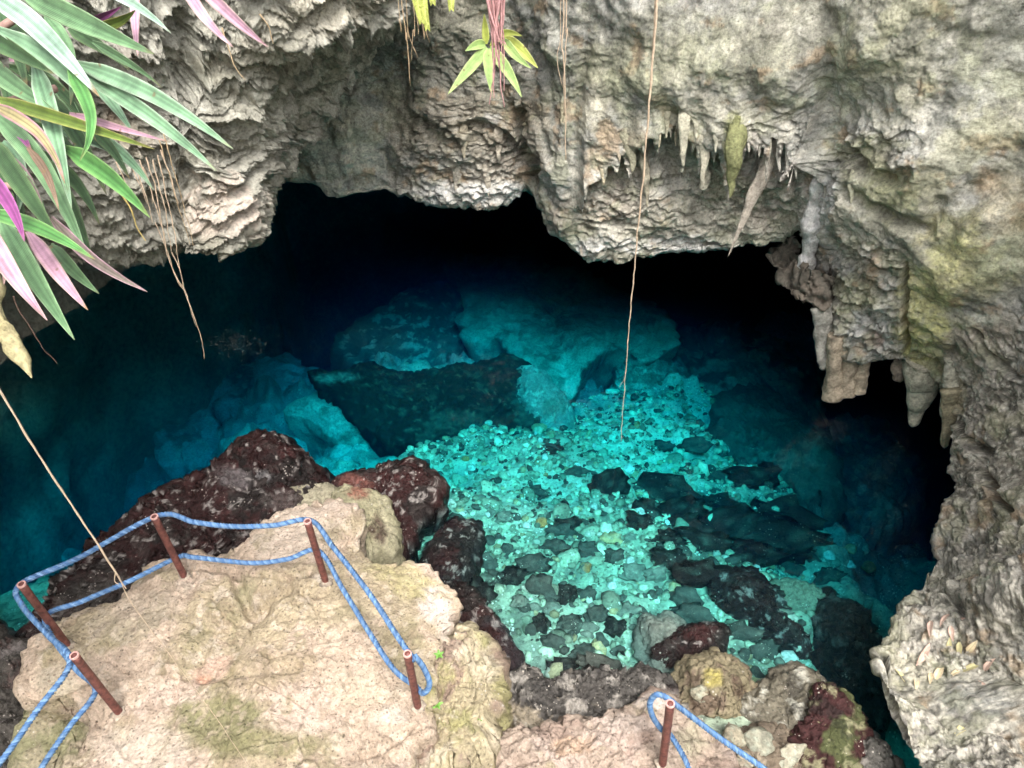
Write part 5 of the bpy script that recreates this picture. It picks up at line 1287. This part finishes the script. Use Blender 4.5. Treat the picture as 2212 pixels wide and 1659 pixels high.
# ------------------------------------------------------------------ hanging roots
MAT_ROOT = plain_material("root_bark", (.46, .33, .20), rough=.8, var=.3, scale=25)
MAT_ROOTP = plain_material("root_pale", (.56, .42, .30), rough=.8, var=.25, scale=25)
def root_tube(pts_px, Y, r0, r1, seed=0, wig=.012, extend=True, n_=None):
    pts = [P(x, y, Y=Y) for x, y in pts_px]
    if extend:
        t0 = pts[0].copy(); t0[2] = max(t0[2] + .5, 9.8); pts = [t0] + pts
    c = open_curve(np.array(pts), n_ or 40 + 12 * len(pts))
    w = np.stack([perlin(c * 5 + seed), perlin(c * 5 + seed + 9), c[:, 0] * 0], 1) * wig + np.stack([perlin(c * 14 + seed), perlin(c * 14 + seed + 5), c[:, 0] * 0], 1) * wig * .4
    return tube(c + w, np.linspace(r0, r1, len(c)), 6, noise=.3, nf=12, seed=seed)
def root_thing(label, strands, Y, group=None, mat=None, extend=True, wig=.012):
    e = None
    Vs, parts = [], []
    first = P(*strands[0][0][0], Y=Y)
    e = empty("hanging_root", tuple(first))
    tag(e, label, "root", group)
    for k, (pp, r0, r1) in enumerate(strands):
        V, Fq = root_tube(pp, Y + .02 * k, r0, r1, seed=k * 2.3 + Y, extend=extend, wig=wig)
        child_at_root(mesh_obj("strand", V, Fq, mat or MAT_ROOT), e)
    return e
root_thing("long thin root hanging straight down into the bright gravel water", [([(1423, -40), (1410, 130), (1398, 280), (1386, 420), (1372, 560), (1360, 700), (1350, 820), (1341, 955)], .011, .0045), ([(1417, -40), (1408, 150), (1395, 300)], .007, .003), ([(1352, 800), (1346, 822), (1338, 836)], .004, .002)], 7.2, mat=MAT_ROOTP, extend=False)
root_thing("bundle of thin roots hanging down in front of the grey flowstone column", [([(1219, -40), (1217, 120), (1221, 200), (1222, 345)], .012, .005), ([(1225, -40), (1226, 60), (1219, 150), (1220, 250)], .010, .004), ([(1213, -40), (1210, 80), (1203, 125), (1216, 190)], .006, .003)], 7.6, mat=MAT_ROOTP)
root_thing("branching roots hanging at the top edge beside the yellow fern", [([(866, -40), (878, 70), (882, 130), (887, 185)], .008, .003), ([(874, -40), (880, 60), (893, 100), (903, 124)], .006, .002), ([(888, -40), (891, 60), (890, 115), (886, 135)], .006, .002), ([(858, -40), (862, 40)], .004, .002), ([(905, -40), (918, 60), (928, 92)], .005, .002), ([(895, -40), (902, 40), (912, 55)], .004, .002)], 6.5)
root_thing("long root trailing diagonally past the lower left of the platform", [([(-190, 540), (-110, 668), (-40, 782), (0, 845), (80, 975), (160, 1100), (220, 1190), (255, 1245)], .0048, .0042), ([(255, 1245), (262, 1258), (272, 1272)], .0045, .002), ([(250, 1235), (248, 1255), (256, 1262)], .004, .0015), ([(255, 1245), (290, 1310), (400, 1460), (480, 1570), (560, 1690)], .0022, .0016)], 2.2, mat=MAT_ROOTP, extend=False, wig=.003)
fan = []
for (x0, y0, x1, y1) in [(250, 350, 278, 420), (285, 340, 330, 480), (300, 345, 352, 500), (318, 340, 355, 530), (330, 345, 372, 545), (340, 335, 395, 620), (345, 325, 385, 440), (310, 360, 330, 440), (270, 340, 318, 440)]:
    fan.append(([(x0, y0), ((x0 + x1) / 2 + 4, (y0 + y1) / 2), (x1, y1)], .006, .0025))
fan += [([(352, 500), (365, 560), (385, 605), (398, 625)], .006, .004), ([(372, 545), (390, 590), (398, 625)], .006, .004), ([(398, 625), (412, 665), (425, 705), (438, 740), (440, 776)], .006, .0022), ([(398, 625), (405, 650), (418, 690), (424, 706)], .004, .002), ([(335, 480), (360, 540), (380, 600), (400, 630)], .004, .003)]
root_thing("fan of pale roots under the purple plant joining into one long tail", fan, 6.0, mat=MAT_ROOTP, extend=False)
root_thing("pair of thin roots dangling by the pinkish tip of the outcrop", [([(345, 300), (372, 400), (398, 480), (412, 530)], .005, .002), ([(352, 290), (385, 400), (408, 490), (418, 530)], .005, .002)], 6.2, mat=MAT_ROOT, extend=False)
root_thing("short thick yellow root hanging left of the fan of pale roots", [([(262, 420), (285, 455), (297, 490), (315, 520)], .008, .005)], 6.1, mat=plain_material("root_yellow", (.5, .38, .14)), extend=False)
root_thing("dark thin root dangling below the leaves at the left edge", [([(30, 640), (60, 700), (95, 755), (124, 787)], .005, .002)], 3.5, mat=plain_material("root_dark", (.14, .09, .07)), extend=False)
root_thing("thin twig like root at the top under the pink leaves", [([(480, 60), (495, 110), (512, 150), (528, 172)], .005, .002), ([(560, 30), (580, 55), (590, 95)], .004, .002)], 5.0, extend=False)

# ------------------------------------------------------------------ small plants
epi = empty("hanging_plant", tuple(P(1062, 100, t=4.0)))
tag(epi, "small bright green plant on a pink root bundle hanging at the top centre", "plant")
LB = ((.30, .43, .14), (.42, .50, .2), (.25, .34, .12)); LY = ((.38, .42, .09), (.45, .46, .15), (.28, .32, .09))
for k, (a, m_, b, w, pl) in enumerate([((1052, 103), (1012, 150), (968, 203), 24, LB), ((1055, 105), (1056, 150), (1062, 203), 22, LB), ((1058, 104), (1095, 150), (1127, 210), 24, LB), ((1048, 95), (1028, 98), (1005, 110), 20, LB), ((1088, 80), (1125, 108), (1162, 147), 24, LY), ((1085, 82), (1115, 120), (1148, 148), 20, LB), ((1050, 95), (1048, 60), (1046, 30), 16, LY), ((1060, 100), (1090, 72), (1128, 78), 18, LY)]):
    V, Fq, Cc = leaf_mesh(P(*a, t=4.0), P(*m_, t=3.95), P(*b, t=3.9), w / F_PX * 4.2, *pl, seed=40 + k, stripes=.4)
    child_at_root(leaf_obj(V, Fq, Cc, 26), epi)
MAT_PROOT = plain_material("pink_root", (.50, .27, .26), rough=.8, var=.4, scale=30)
rs = np.random.RandomState(5)
for k in range(16):
    x0 = 1040 + rs.rand() * 58; y1 = 90 + rs.rand() ** 2 * 160; x1 = 1058 + rs.rand() * 34
    V, Fq = root_tube([(x0, -50), (lerp(x0, x1, .5) + rs.uniform(-6, 6), y1 * .5), (x1, y1)], 3.75 + .05 * rs.rand(), .008 * (.5 + rs.rand()), .002, seed=k, extend=False)
    child_at_root(mesh_obj("aerial_root", V, Fq, MAT_PROOT), epi)
fern = empty("fern", tuple(P(910, -20, t=4.0)))
tag(fern, "yellow green fern fronds poking in at the top edge", "fern")
for (a, b, n_) in [((885, -60), (912, 48), 26), ((905, -60), (924, 62), 28), ((972, -60), (975, 20), 18), ((930, -60), (935, 8), 14)]:
    V, Fq, Cc = [], [], []
    k = 0
    A3, B3 = P(*a, t=4.0), P(*b, t=3.95)
    for i in range(n_):
        s = i / n_
        c = A3 + (B3 - A3) * s
        for sg in (-1, 1):
            ln = .032 * (1.1 - s * .75)
            tip = c + np.array([sg * ln, -.004, -.012 - .01 * s])
            v, f, cc = leaf_mesh(c, (c + tip) / 2 + np.array([0, 0, .004]), tip, .014, *LY, seed=i, n_s=5, stripes=.2)
            V.append(v); Fq += [tuple(q + k for q in t) for t in f]; Cc.append(cc); k += len(v)
    v, f = tube(np.array([A3 + (B3 - A3) * s for s in np.linspace(0, 1, 8)]), np.linspace(.003, .001, 8), 5)
    V.append(v); Fq += [tuple(q + k for q in t) for t in f]; Cc.append(np.tile((.4, .4, .1), (len(v), 1)))
    child_at_root(mesh_obj("frond", np.concatenate(V), Fq, MAT_LEAF, col=np.concatenate(Cc)), fern)
KNOB = "knobbly brown and olive rock with tiny weeds below the right end of the railing"
for (x, y, lab, sz) in [(948, 1416, "tiny green weed sprouting on the knobbly rock beside the end post", .05), (944, 1524, "small bright green seedling at the foot of the right end post", .055), (1036, 1556, "single green seedling low on the edge of the knobbly rock", .045)]:
    p = on(KNOB, x, y)[0]
    e = empty("seedling", tuple(p)); tag(e, lab, "seedling")
    for k in range(5):
        a = k * 1.26 + x
        tip = p + np.array([math.cos(a) * sz, math.sin(a) * sz, sz * .45]); md = (p + tip) / 2 + np.array([0, 0, sz * .25])
        V, Fq, Cc = leaf_mesh(p, md, tip, sz * .55, (.20, .42, .08), (.3, .5, .15), (.2, .35, .1), seed=k, n_s=9, stripes=.3)
        child_at_root(mesh_obj("leaf", V, Fq, MAT_LEAF, col=Cc), e)

# ------------------------------------------------------------------ fallen leaves, small stones, floating specks
rs = np.random.RandomState(8)
LEAFCOL = [((.72, .60, .38), (.5, .36, .24), (.5, .4, .26)), ((.70, .50, .40), (.5, .32, .25), (.48, .34, .27)), ((.66, .60, .32), (.45, .36, .2), (.42, .38, .22))]
for k, (x, y) in enumerate([(2030, 1452), (2000, 1402), (1962, 1440), (1978, 1482), (2058, 1368), (2072, 1402), (2102, 1396), (2086, 1345), (2096, 1446), (2062, 1458), (2122, 1482), (2086, 1492), (2110, 1512), (1988, 1422), (2075, 1582), (2112, 1592), (2042, 1342), (2052, 1388), (2010, 1468), (2140, 1436), (1945, 1462), (2150, 1560), (2012, 1362)]):
    p, nn = near_px(x, y)
    nn = nn / np.linalg.norm(nn)
    a = rs.uniform(0, 6.28)
    t1 = np.cross(nn, [math.cos(a), math.sin(a), .2]); t1 /= np.linalg.norm(t1)
    L_ = rs.uniform(.05, .085)
    V, Fq, Cc = leaf_mesh(p - t1 * L_ + nn * .012, p + nn * .028, p + t1 * L_ + nn * .014, L_ * .8, *LEAFCOL[k % 3], seed=k, n_s=11, face=p + nn * 2, stripes=.25)
    o = mesh_obj("fallen_leaf", V - p, Fq, MAT_LEAF, col=Cc); o.location = p
    tag(o, "dry cream coloured leaf lying on the big boulder at the lower right", "leaf", "fallen leaves on the right boulder")
p = on("black and white speckled shore rock at the bottom of the pool", 1335, 1548)[0]
V, Fq, Cc = leaf_mesh(p + np.array([-.03, 0, .02]), p + np.array([0, 0, .035]), p + np.array([.04, .01, .02]), .035, (.66, .48, .08), (.5, .3, .05), (.5, .4, .1), seed=3, n_s=9)
o = mesh_obj("fallen_leaf", V - p, Fq, MAT_LEAF, col=Cc); o.location = p
tag(o, "small yellow leaf on the black and white speckled shore rock", "leaf")
for (x, y, w, h, key, lab) in [(1708, 1632, 40, 54, (.62, .56, .42), "squarish cream stone lying by the right rope at the bottom edge"), (1583, 1588, 46, 30, (.50, .44, .32), "rounded tan stone beside the rope post below the yellow patched boulder"), (1640, 1604, 54, 44, (.44, .42, .32), "flat grey green stone just above the right rope"), (1612, 1640, 34, 26, (.56, .48, .36), "small beige stone under the right rope"), (1600, 1655, 40, 40, (.48, .40, .30), "stubby beige stone at the bottom edge under the right rope"), (1520, 1500, 50, 30, (.40, .36, .26), "pale stone wedged below the yellow patched boulder")]:
    p = P(x, y, z=.30)
    s = w / 2 / F_PX * np.linalg.norm(p - CAM)
    o = bpy.data.objects.new("loose_stone", stone_mesh("loose_stone", ICO4, int(x), mat=MAT_SHORE, col=np.asarray(key) * .72, flat=.8, amp=.2, freq=1.5))
    o.location = p; o.scale = (s, s * h / w / .75, s * .8); o.rotation_euler = (.2, .1, x)
    COL.objects.link(o)
    tag(o, lab, "stone")
# a dark curved stick on the gravel
zb = -1.0
for _ in range(6):
    pp = P(1190, 968, z=zb); zb = bed_height(pp[0], pp[1]) + .06
c = open_curve(np.array([P(1168, 966, z=zb), P(1190, 962, z=zb + .03), P(1212, 974, z=zb)]), 14)
V, Fq = tube(c, .035 * np.sin(np.linspace(.35, 2.9, 14)), 8)
o = mesh_obj("sunken_stick", V, Fq, plain_material("wet_wood", (.02, .018, .015)))
tag(o, "short black curved stick lying on the gravel under water", "stick")
# specks of dust drifting on the surface
Vs, Fs = [], []
k = 0
def add_specks(n_, cx, cy, sx, sy, r0, r1):
    global k
    for _ in range(n_):
        x, y = cx + rs.normal() * sx, cy + rs.normal() * sy
        p = P(x, y, z=.0)
        r = rs.uniform(r0, r1)
        a = rs.uniform(0, 6.28, 6); a.sort()
        v = [(p[0] + r * math.cos(t) * rs.uniform(.5, 1.2), p[1] + r * math.sin(t) * rs.uniform(.5, 1.2), .002) for t in a]
        w = [(q[0], q[1], .006) for q in v]
        Vs.extend(v + w)
        Fs.append(tuple(k + 6 + i for i in range(6))); 
        for i in range(6): Fs.append((k + i, k + (i + 1) % 6, k + 6 + (i + 1) % 6, k + 6 + i))
        k += 12
add_specks(260, 505, 742, 38, 16, .004, .011)
add_specks(60, 560, 750, 90, 40, .003, .008)
add_specks(120, 1930, 1060, 36, 110, .002, .006)
add_specks(40, 1900, 960, 50, 60, .002, .005)
add_specks(40, 1650, 1250, 200, 160, .002, .004)
sp = mesh_obj("floating_specks", np.array(Vs), Fs, plain_material("speck", (.30, .28, .24)), smooth_shade=False)
tag(sp, "fine pale specks drifting on the dark water", "debris", kind='stuff')
